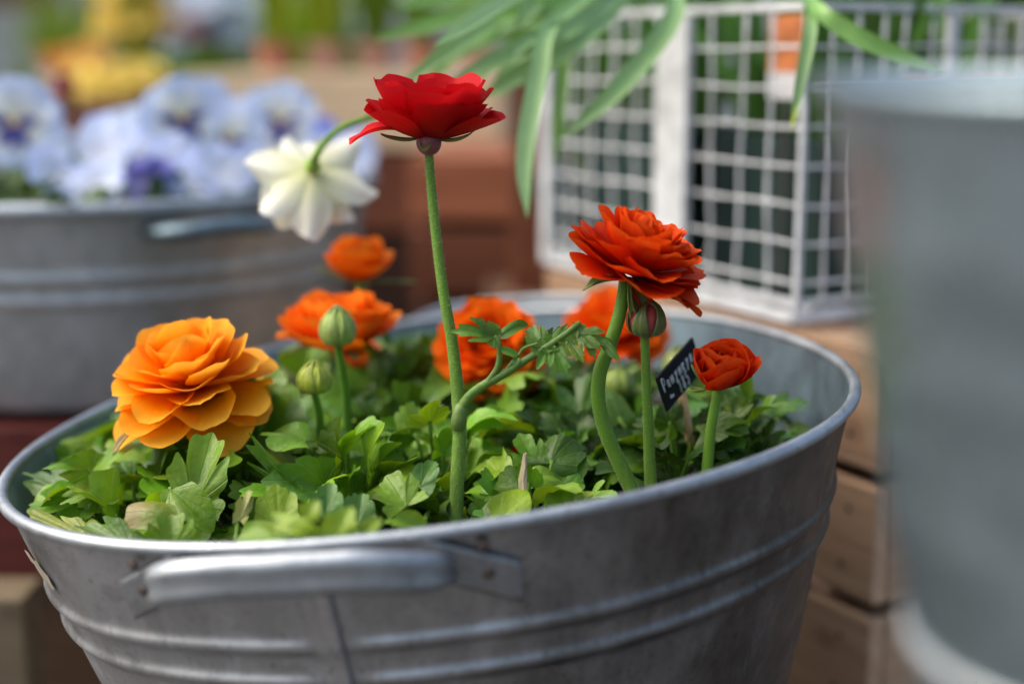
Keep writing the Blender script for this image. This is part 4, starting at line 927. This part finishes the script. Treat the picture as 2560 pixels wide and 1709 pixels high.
def strap(mb, P, wpx, col, fold=.25, n=18, tipcol=None):
    P = catmull(P, n); T = np.gradient(P, axis=0); rows, tt = [], []; m_ = 7
    for i in range(n):
        s = i / (n - 1); t = nrm(T[i]); vw = TOCAM(P[i]); x = nrm(np.cross(t, vw + V(.25, 0, .5) * .6)); nn = np.cross(x, t)
        wv = wpx * .5 * (min(1, .55 + s) if s < .45 else 1) * max(.03, 1 - max(0, (s - .5) / .5) ** 3)
        for j in range(m_):
            u = j / (m_ - 1) * 2 - 1; rows.append(P[i] + x * u * wv * .86 + nn * fold * wv * (u * u)); k = 0 if tipcol is None else max(0, (s - .88) / .12)
            tt.append(np.array(col) * (1 - k) + np.array(tipcol if tipcol else col) * k)
    mb.add(rows, gridf(n, m_), None, np.array(tt))
ci = lambda u, v_: cg(u, v_, .006)
pots = [(.055, .175, .040, .036, .135, M_terra, 'brown clay pot at the back of the wire basket behind the picture tag', 'plant_pot'), (.135, .180, .036, .032, .150, M_black, 'tall black plastic pot at the back of the basket behind the wide white post', 'plant_pot'), (.215, .18, .040, .036, .12, M_brownpot, 'brown pot at the back left of the wire basket', 'plant_pot')]
pb_ = empty('planter_box', cg(LL / 2, .068, .006), 'dark teal green plastic planter box filling the front of the wire basket', 'planter box')
for (u0, u1, v0, v1) in ((.012, .118, .028, .034), (.165, .272, .028, .034), (.012, .272, .104, .110), (.012, .018, .028, .110), (.266, .272, .028, .110), (.112, .118, .034, .104), (.165, .171, .034, .104)):
    vv, ff = box((0, 0, 0), (u1 - u0, v1 - v0, .100), None, .0008); build('side', vv @ np.stack([ul, vr, V(0, 0, 1)], 1).T + cg((u0 + u1) / 2, (v0 + v1) / 2, .056), ff, M_dgreen, pb_, False)
vv, ff = box((0, 0, 0), (.25, .07, .004), None, .0005); build('soil_surface', vv @ np.stack([ul, vr, V(0, 0, 1)], 1).T + cg(.142, .069, .088), ff, M_soil, pb_, False)
for u, v_, rt, rb, h, m, lab, nm in pots:
    root = empty(nm, ci(u, v_), lab, 'pot', 'pots inside the wire basket'); pot(root, ci(u, v_), rt, rb, h, m)
gc = cg(LL / 2, LR + .10, -.004); tk = empty('plastic_box', gc, 'dark green plastic box of leafy plants standing behind the wire basket', 'box')
for (du, dv, su, sv) in ((0, -.06, .34, .006), (0, .06, .34, .006), (-.167, 0, .006, .114), (.167, 0, .006, .114)):
    vv, ff = box((0, 0, 0), (su, sv, .13), None, .001); build('side', vv @ np.stack([ul, vr, V(0, 0, 1)], 1).T + gc + ul * du + vr * dv + V(0, 0, .065), ff, M_dgreen, tk, False)
vv, ff = box((0, 0, 0), (.322, .108, .006), None, .001); build('soil_surface', vv @ np.stack([ul, vr, V(0, 0, 1)], 1).T + gc + V(0, 0, .115), ff, M_soil, tk, False)
tuft(gc + V(0, 0, .118), 'leafy_plant', 'dense dark green leaves growing in the plastic box behind the wire basket', 'plant', 0, 260, .11, .12, (.075, .16, .015), wl=.022, L=.06)
# orange picture tag hanging in the basket
tg = empty('price_tag', cg(.018, .03, .07), 'orange picture tag with a white strip standing inside the wire basket', 'tag')
for nm, z0_, z1_, m, o_ in (('tag_picture', .146, .180, mat('orange_print', (.62, .20, .06), .5, var=.5, vscale=40), 0), ('tag_strip', .130, .146, mat('white_print', (.7, .7, .7), .5), 0), ('tag_stake', .0, .130, mat('tag_stake_plastic', (.03, .035, .03), .6), .0)):
    hw = .017 if nm != 'tag_stake' else .003; a = cg(.040, .020, z0_); b_ = cg(.040, .020, z1_)
    vv, ff = box((0, 0, 0), (hw * 2, .0016, z1_ - z0_), None, .0003); vv = vv @ np.stack([ul, vr, V(0, 0, 1)], 1).T + (a + b_) / 2; build(nm, vv, ff, m, tg, False)
# leafy plants inside (tops out of frame)
for u, v_, n_, lab in ((.045, .075, 26, 'dense green strap leaved plant at the right end of the planter box'), (.125, .085, 24, 'dense green strap leaved plant behind the wide white post'), (.215, .075, 24, 'dense green strap leaved plant at the left end of the planter box'), (.075, .175, 22, 'green strap leaved plant at the back of the basket'), (.19, .175, 20, 'green strap leaved plant at the back left of the basket')):
    c = cg(u, v_, .07); root = empty('strap_leaf_plant', c, lab, 'plant', 'strap leaved plants in the wire basket'); mb = MB()
    for i in range(n_):
        a = rng.uniform(0, 6.28); s_ = rng.uniform(.02, .07); hh = rng.uniform(.09, .2)
        strap(mb, [c + V(.012 * math.cos(a), .012 * math.sin(a), -.01), c + V(s_ * .5 * math.cos(a), s_ * .5 * math.sin(a), hh * .6), c + V(s_ * math.cos(a), s_ * math.sin(a), hh)], .011, np.array((.34, .52, .20)) * rng.uniform(.6, 1.3), n=8)
    mb.make('foliage', M_strap, root)
# the leaves that arch out over the front
dp = empty('drooping_leaf_plant', W(1660, -60, .90), 'long pale green strap leaves arching down over the wire basket', 'plant')
c1, c2, c3 = (1.0, 1.05, 1.0), (1.25, 1.25, 1.3), (.85, 1.0, .6)
hub = W(1640, -90, .90); hub2 = W(1995, -60, .84)
SL = [([hub, W(1690, 20, .80), W(1560, 205, .77), W(1405, 345, .77)], .0135, c1), ([hub, W(1400, 40, .79), W(1345, 190, .76), W(1310, 400, .745), W(1318, 545, .74)], .0120, c2),
      ([W(1500, -120, .85), W(1290, -10, .77), W(1190, 50, .73), W(1083, 116, .71)], .0085, c2), ([hub, W(1480, 40, .80), W(1280, 130, .77), W(1130, 200, .76)], .0125, c1), ([hub, W(1450, 90, .82), W(1290, 190, .80), W(1205, 245, .80)], .013, c1),
      ([W(1500, -140, .92), W(1250, 5, .88), W(1080, 60, .87), W(930, 100, .86)], .0125, c3), ([hub, W(1500, 20, .86), W(1360, 60, .85), W(1240, 130, .85)], .013, c3), ([hub, W(1560, 0, .84), W(1420, 30, .82), W(1300, 70, .82)], .014, c1), ([W(1450, -120, .95), W(1180, -20, .93), W(980, 15, .92)], .014, c3),
      ([hub2, W(2025, 40, .745), W(2012, 150, .725), W(1978, 325, .72)], .0085, c1), ([hub2, W(2030, 10, .75), W(2120, 80, .735), W(2235, 135, .735), W(2370, 190, .74)], .0115, c3),
      ([hub, W(1480, 30, .83), W(1330, 105, .82), W(1235, 200, .82)], .0125, c2), ([hub, W(1500, 60, .80), W(1380, 150, .785), W(1300, 215, .78)], .0115, c1), ([W(1480, -120, .9), W(1340, 10, .84), W(1200, 90, .83), W(1120, 150, .83)], .012, c1),
      ([W(1400, -120, .9), W(1260, -20, .86), W(1120, 70, .85)], .0125, c2), ([W(1560, -100, .92), W(1480, 20, .90), W(1340, 60, .90)], .013, c3), ([hub, W(1440, 60, .88), W(1400, 250, .87), W(1385, 420, .87)], .010, c3)]
for k_ in range(11):
    x1, y1 = rng.uniform(950, 1330), rng.uniform(40, 230); d1 = rng.uniform(.76, .92); x0 = rng.uniform(1380, 1640)
    SL.append(([W(x0, -130, d1 + .05), W(.6 * x0 + .4 * x1, y1 * .25 - 30, d1 + .02), W(.3 * x0 + .7 * x1, y1 * .62 - 5, d1), W(x1, y1 + 20, d1)], rng.uniform(.0075, .0105), (c1, c2, c3)[k_ % 3]))
for i, (P, w_, c_) in enumerate(SL):
    mb = MB(); strap(mb, P, w_, np.array(c_) * rng.uniform(.92, 1.08), fold=.25, n=26, tipcol=(3.2, 2.0, .2) if i == 9 else None); mb.make('leaf', M_strap, dp)

# ------------------------------------------------------------------ crates
def boxuv(v, L, H, along, up, c):
    d = np.asarray(v) - c; return np.c_[d @ along, d @ up]
def plank(root, c, size, along, up, nrm_, m, tint=1.0, name='plank', bev=.002):
    vv, ff = box((0, 0, 0), size, None, bev); Mx = np.stack([along, nrm_, up], 1); uv = np.c_[vv[:, 0] + rng.uniform(0, 5), vv[:, 2] + vv[:, 1] + rng.uniform(0, 5)]
    mb = MB(); mb.add(vv @ Mx.T + c, ff, uv, np.full(3, tint)); return mb.make(name, m, root, False)
def crate(label, corner, al, ar, La, Lr, ztop, zbot, n, gap, m, group='wooden crates under the plants', tints=None, lid=True, th_=.012, name='wooden_crate'):
    """corner: nearest top corner; al / ar: horizontal unit directions of the two faces."""
    cen = corner + al * La / 2 + ar * Lr / 2; root = empty(name, (cen[0], cen[1], zbot), label, 'crate', group)
    H = ztop - zbot; ph = (H - gap * (n - 1)) / n
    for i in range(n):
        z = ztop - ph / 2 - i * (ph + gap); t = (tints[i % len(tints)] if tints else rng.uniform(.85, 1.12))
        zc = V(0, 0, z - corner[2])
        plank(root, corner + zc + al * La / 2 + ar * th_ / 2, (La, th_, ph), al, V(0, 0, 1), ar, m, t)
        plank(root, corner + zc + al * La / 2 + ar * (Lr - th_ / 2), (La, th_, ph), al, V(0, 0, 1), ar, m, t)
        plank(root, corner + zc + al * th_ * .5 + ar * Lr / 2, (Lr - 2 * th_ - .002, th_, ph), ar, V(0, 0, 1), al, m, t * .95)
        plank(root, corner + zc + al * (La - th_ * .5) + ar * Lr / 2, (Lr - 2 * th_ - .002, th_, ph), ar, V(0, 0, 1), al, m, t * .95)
    for a_, b_ in ((th_ + .010, th_ + .010), (La - th_ - .010, th_ + .010), (th_ + .010, Lr - th_ - .010), (La - th_ - .010, Lr - th_ - .010)):
        plank(root, corner + al * a_ + ar * b_ + V(0, 0, (zbot + ztop) / 2 - corner[2]), (.018, .018, H - .004), al, V(0, 0, 1), ar, M_brown, .7, 'corner_post')
    if lid: plank(root, corner + al * La / 2 + ar * Lr / 2 + V(0, 0, ztop - corner[2] - .006), (La - 2 * th_ - .003, .010, Lr - 2 * th_ - .003), al, ar, V(0, 0, 1), m, .8, 'lid')
    return root
KK = W(2212, 880, .78); KK[2] = .838
crate('tan pine crate under the white wire basket, slats with dark gaps', KK, ul, vr, .362, .34, .838, .535, 4, .009, M_tan, tints=(.72, 1.05, 1.0, .9))
M_nail = mat('nail_head', (.04, .03, .025), .6, .4)
nr_ = [o for o in bpy.data.objects if o.get('label', '').startswith('tan pine crate under')][0]
for k_ in range(4):
    zc_ = .838 - .069 / 2 - k_ * .0780
    for du_, dz_ in ((.020, .018), (.024, -.016)):
        v, f = sphere((0, 0, 0), .0019, (1, .45, 1), 10, 6); build('nail', v @ np.stack([ul, vr, V(0, 0, 1)], 1).T + KK + ul * (du_ + .002 * k_) - vr * .0002 + V(0, 0, zc_ + dz_ - KK[2]), f, M_nail, nr_, True)
crate('lower tan pine crate below the one carrying the wire basket', KK + ul * -.004, ul, vr, .37, .35, .527, .225, 4, .009, M_tan)
# dark red crate under the pansy tub, pale wood below
ax_, ay_ = nrm(V(1, .10, 0)), nrm(V(-.10, 1, 0))
rc = W(262, 1060, .99); rc[2] = .745
crate('dark red wooden crate under the pansy tub at the left', V(rc[0], rc[1], .745) - ax_ * .0, -ax_, ay_, .42, .36, .745, .635, 2, .004, M_darkred)
crate('brown wooden crate at the bottom left under the dark red one', V(rc[0], rc[1], .628) + ax_ * .0 + ay_ * .02, -ax_, ay_, .42, .34, .628, .40, 2, .006, M_brown, tints=(.8, .7))
pb = empty('wooden_post', W(20, 1600, .93) * V(1, 1, 0) + V(0, 0, .0), 'pale upright wooden post at the lower left edge', 'post')
pp = W(18, 1600, .93); plank(pb, V(pp[0] - .006, pp[1], .33), (.05, .04, .66), V(1, 0, 0), V(0, 0, 1), V(0, 1, 0), M_pale, .24, 'post')
# middle stack
m1 = W(1340, 400, 1.48); al_, ar_ = nrm(V(-1, .12, 0)), nrm(V(.12, 1, 0))
zt = W(1340, 395, 1.48)[2]; zb = W(1340, 780, 1.48)[2]
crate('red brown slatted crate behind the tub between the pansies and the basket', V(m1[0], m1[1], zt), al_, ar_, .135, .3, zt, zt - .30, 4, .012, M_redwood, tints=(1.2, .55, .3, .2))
plp = W(1325, 420, 1.40); po = empty('wooden_post', V(plp[0], plp[1], 0), 'dark red brown upright post beside the left end of the wire basket', 'post')
plank(po, V(plp[0], plp[1], (W(0, 170, 1.40)[2]) / 2), (.036, .03, W(0, 170, 1.40)[2]), V(1, 0, 0), V(0, 0, 1), V(0, 1, 0), M_redwood, .75, 'post')
m2 = W(1255, 200, 1.75); zt2 = W(1255, 185, 1.75)[2]; zb2 = W(1255, 375, 1.75)[2]
crate('pale pine box behind the red flower with clay pots on top', V(m2[0], m2[1], zt2), al_, ar_, .42, .28, zt2, zb2, 1, .004, M_pale, tints=(1.0, 1.05))
crate('brown crate underneath the pale pine box in the background', V(m2[0], m2[1], zb2 - .008), al_, ar_, .43, .28, zb2 - .008, zb2 - .32, 3, .01, M_redwood, tints=(.5, .10, .05))  # near-black lower slats paint in the shadow behind the pansy tub
# clay pots and green plants on the pale box
def potted(px, py, d, rt, h, m, label, leafcol, n, lh, flowers=None, cat='potted plant', group='potted plants on the background stall', fl=.018, spread=.035, strapw=.016, nf=14):
    c = W(px, py, d); root = empty('potted_plant', c, label, cat, group); pot(root, c, rt, rt * .75, h, m, 24); mb = MB()
    for i in range(n):
        a = rng.uniform(0, 6.28); s_ = rng.uniform(.2, 1) * spread; hh = lh * rng.uniform(.6, 1.1); b0 = c + V(0, 0, h * .8)
        strap(mb, [b0 + V(.3 * s_ * math.cos(a), .3 * s_ * math.sin(a), 0), b0 + V(.8 * s_ * math.cos(a), .8 * s_ * math.sin(a), hh * .6), b0 + V(1.3 * s_ * math.cos(a), 1.3 * s_ * math.sin(a), hh)], strapw, np.array(leafcol) * rng.uniform(.8, 1.2), n=7)
    mb.make('foliage', M_bgleaf, root)
    if flowers is not None:
        fb = MB(); b0 = c + V(0, 0, h * .9 + lh * .75)
        for i in range(nf):
            a = rng.uniform(0, 6.28); s_ = spread * 1.1 * math.sqrt(rng.uniform()); O = b0 + V(s_ * math.cos(a), s_ * math.sin(a), rng.uniform(-.3, .4) * lh)
            for k in range(5):
                v, f, uv = petal(k * 1.2566, .001, 0, fl, fl * .95, 20, 0, .15, .05, nu=5, nv=4); fb.add(v @ frame(nrm(V(rng.normal(0, .4), -.7, .6))).T + O, f, uv)
        fb.make('blossom', flowers, root)
    return root
M_yf = petal_mat('yellow_blossom', (.75, .50, .05), (.80, .62, .12), (.82, .68, .22), .3); M_of = petal_mat('orange_blossom', (.6, .2, .03), (.68, .28, .06), (.75, .4, .15), .3)
M_rf = petal_mat('red_blossom', (.45, .05, .04), (.55, .12, .08), (.6, .2, .15), .3); M_bf = petal_mat('grey_blue_blossom', (.40, .45, .55), (.42, .50, .60), (.5, .58, .66), .3); M_mf = petal_mat('maroon_blossom', (.15, .01, .03), (.22, .015, .05), (.3, .05, .1), .3)
M_wf = petal_mat('white_blossom', (.7, .7, .6), (.8, .8, .75), (.85, .85, .8), .3)
gy = (2.2, 1.7, .5); gd = (.9, 1.0, .7)
zt2b = zt2 + .001
def on_box(px, d):                                     # point on the pale box's lid under that pixel column
    x = (px - CX) / FPX * d; return px, CY - ((zt2b - CAMZ + d * sp) / cp) / d * FPX * 1.0, d
for px, d, m, lab, col, lh in ((1190, 1.92, M_pinkterra, 'clay pot of green shoots at the right end of the pale box', gy, .10), (1060, 1.84, M_terra, 'clay pot of green shoots in the right half of the pale box', gd, .09), (940, 1.90, M_pinkterra, 'pinkish clay pot of shoots right of centre on the pale box', gd, .10),
                            (815, 1.88, M_pinkterra, 'clay pot of yellow green leaves left of centre on the pale box', gy, .12), (690, 1.86, M_terra, 'clay pot of yellow green leaves at the left end of the pale box', gy, .14)):
    x_, y_, d_ = on_box(px, d); potted(x_, y_, d_, .026, .038, m, lab, col, 26, lh * 1.2, spread=.026, strapw=.020)
lz = W(1490, 720, 1.42); crate('brown crate carrying the bushy green pot behind the left end of the basket', V(lz[0] + .09, lz[1] - .08, lz[2] - .002), V(-1, 0, 0), V(0, 1, 0), .20, .2, lz[2] - .002, lz[2] - .25, 2, .01, M_brown, tints=(.6,))
potted(1490, 720, 1.42, .060, .115, M_dgreen, 'dark green pot of bushy leaves behind the left end of the wire basket', (.45, .75, .3), 90, .17, spread=.07, strapw=.016, group='potted plants on the background stall')
# stall further back
zb3 = W(300, 330, 2.7)[2]
tb = empty('market_table', V(-.75, 2.95, 0), 'grey wooden market table in the blurred background at the left', 'table')
M_greyw = wood_mat('grey_wood', (.30, .31, .31), (.42, .43, .43))
plank(tb, V(-.75, 2.95, zb3 - .02), (1.7, .03, .9), V(1, 0, 0), V(0, 1, 0), V(0, 0, 1), M_greyw, .9, 'tabletop')
for sx_ in (-.78, .78):
    for sy_ in (-.38, .38): plank(tb, V(-.75 + sx_, 2.95 + sy_, (zb3 - .035) / 2), (.06, .06, zb3 - .035), V(1, 0, 0), V(0, 0, 1), V(0, 1, 0), M_greyw, .8, 'leg')
def on_table(px, d):
    return px, CY - ((zb3 - CAMZ + d * sp) / cp) / d * FPX, d
for px, d, rt, h, m, lab, col, n, lh, fl, fs, sprd in (
    (60, 2.75, .085, .09, M_zinc_bright, 'grey zinc pot with little greenery at the far left of the background table', gd, 6, .05, None, .03, .05),
    (205, 2.7, .06, .085, mat('peach_pot', (.62, .38, .26), .7), 'peach coloured pot of orange blossoms in the background', (1, .9, .4), 14, .06, M_of, .022, .05),
    (345, 2.9, .055, .08, M_terra, 'tall pot of yellow blossoms standing up in the background', (1.6, 1.2, .4), 26, .26, M_yf, .034, .055),
    (290, 2.62, .06, .06, M_terra, 'low pot of yellow blossoms behind the tallest pansies', (1.5, 1.2, .5), 20, .05, M_yf, .032, .075),
    (465, 2.75, .06, .05, M_dgreen, 'round dark green leafy pot plant in the background', (.55, .9, .35), 60, .11, None, .02, .06),
    (450, 3.15, .06, .10, M_terra, 'pot of dull red blossoms in the background', gd, 16, .12, M_rf, .028, .06),
    (560, 3.2, .10, .10, M_zinc_dull, 'wide pot of grey blue blossoms in the background', gd, 24, .16, M_bf, .045, .14),
    (760, 3.0, .07, .10, M_zinc_dull, 'grey pot of tall yellow green shoots behind the pale box', (1.8, 1.6, .5), 40, .26, None, .02, .10),
    (880, 3.1, .07, .10, M_zinc_dull, 'grey pot of white blossoms behind the pale box', gd, 20, .22, M_wf, .035, .10),
    (180, 3.2, .08, .10, M_zinc_dull, 'grey pot of olive leaves behind the orange blossoms', (1.2, 1.1, .6), 40, .20, None, .02, .12),
    (580, 2.7, .055, .085, M_terra, 'rust coloured clay pot with low leaves in the background', gd, 10, .03, None, .02, .04)):
    x_, y_, d_ = on_table(px, d); potted(x_, y_, d_, rt, h, m, lab, col, n, lh, fl, fl=fs, spread=sprd, nf=34, group='potted plants on the background table')
c = W(165, 300, 1.45); c[2] = W(0, 330, 1.45)[2]
potted(178, 335, 1.45, .03, .03, M_terra, 'dark maroon blossom between two pansies in the background', gd, 8, .02, M_mf, fl=.013, spread=.010, nf=3)
# boards behind the table
bdm = wood_mat('dark_brown_board', (.10, .05, .02), (.16, .085, .035))
bx = empty('wooden_board', V(-1.45, 3.6, 0), 'dark brown board at the top left behind the background table', 'board'); plank(bx, V(-1.42, 3.5, 1.235), (.66, .03, .26), V(1, 0, 0), V(0, 0, 1), V(0, 1, 0), bdm, 1, 'board')
plank(bx, V(-1.6, 3.53, .57), (.05, .03, 1.14), V(1, 0, 0), V(0, 0, 1), V(0, 1, 0), bdm, 1, 'post')
wl = empty('stall_wall', V(-.2, 4.3, 0), 'pale blue grey wall far behind the flower stall', 'wall')
v, f = box((-.2, 4.3, 1.1), (6, .08, 2.2), None, .004); build('panel', v, f, mat('grey_blue_paint', (.30, .33, .31), .7, var=.3, vscale=2.5), wl, False)

# ------------------------------------------------------------------ near pail at the right
pl_c = V(.1455, W(3100, 850, .305)[1], .993)
pail = empty('zinc_pail', pl_c - V(0, 0, .150), 'blurred grey zinc pail close to the camera at the right', 'pail')
simple_tub(pail, pl_c, .0790, .150, .20, (.034, .058, .095), M_zinc_pail, M_zinc_pail, .0026, 72, .05, .0009)
v, f = lathe([(.0540, -.1210), (.0562, -.1218), (.0556, -.1255), (.0525, -.1265)], 72, pl_c); build('foot_ring', v, f, M_zinc_dull, pail)
ps = empty('round_stool', V(pl_c[0], pl_c[1], 0), 'brown stool that carries the near zinc pail', 'stool')
v, f = lathe([(.001, .8425), (.046, .8425), (.046, .832), (.03, .838), (.03, .02), (.07, .0), (.001, 0)], 40, V(pl_c[0], pl_c[1], 0)); build('stool_body', v, f, M_brown, ps, False)
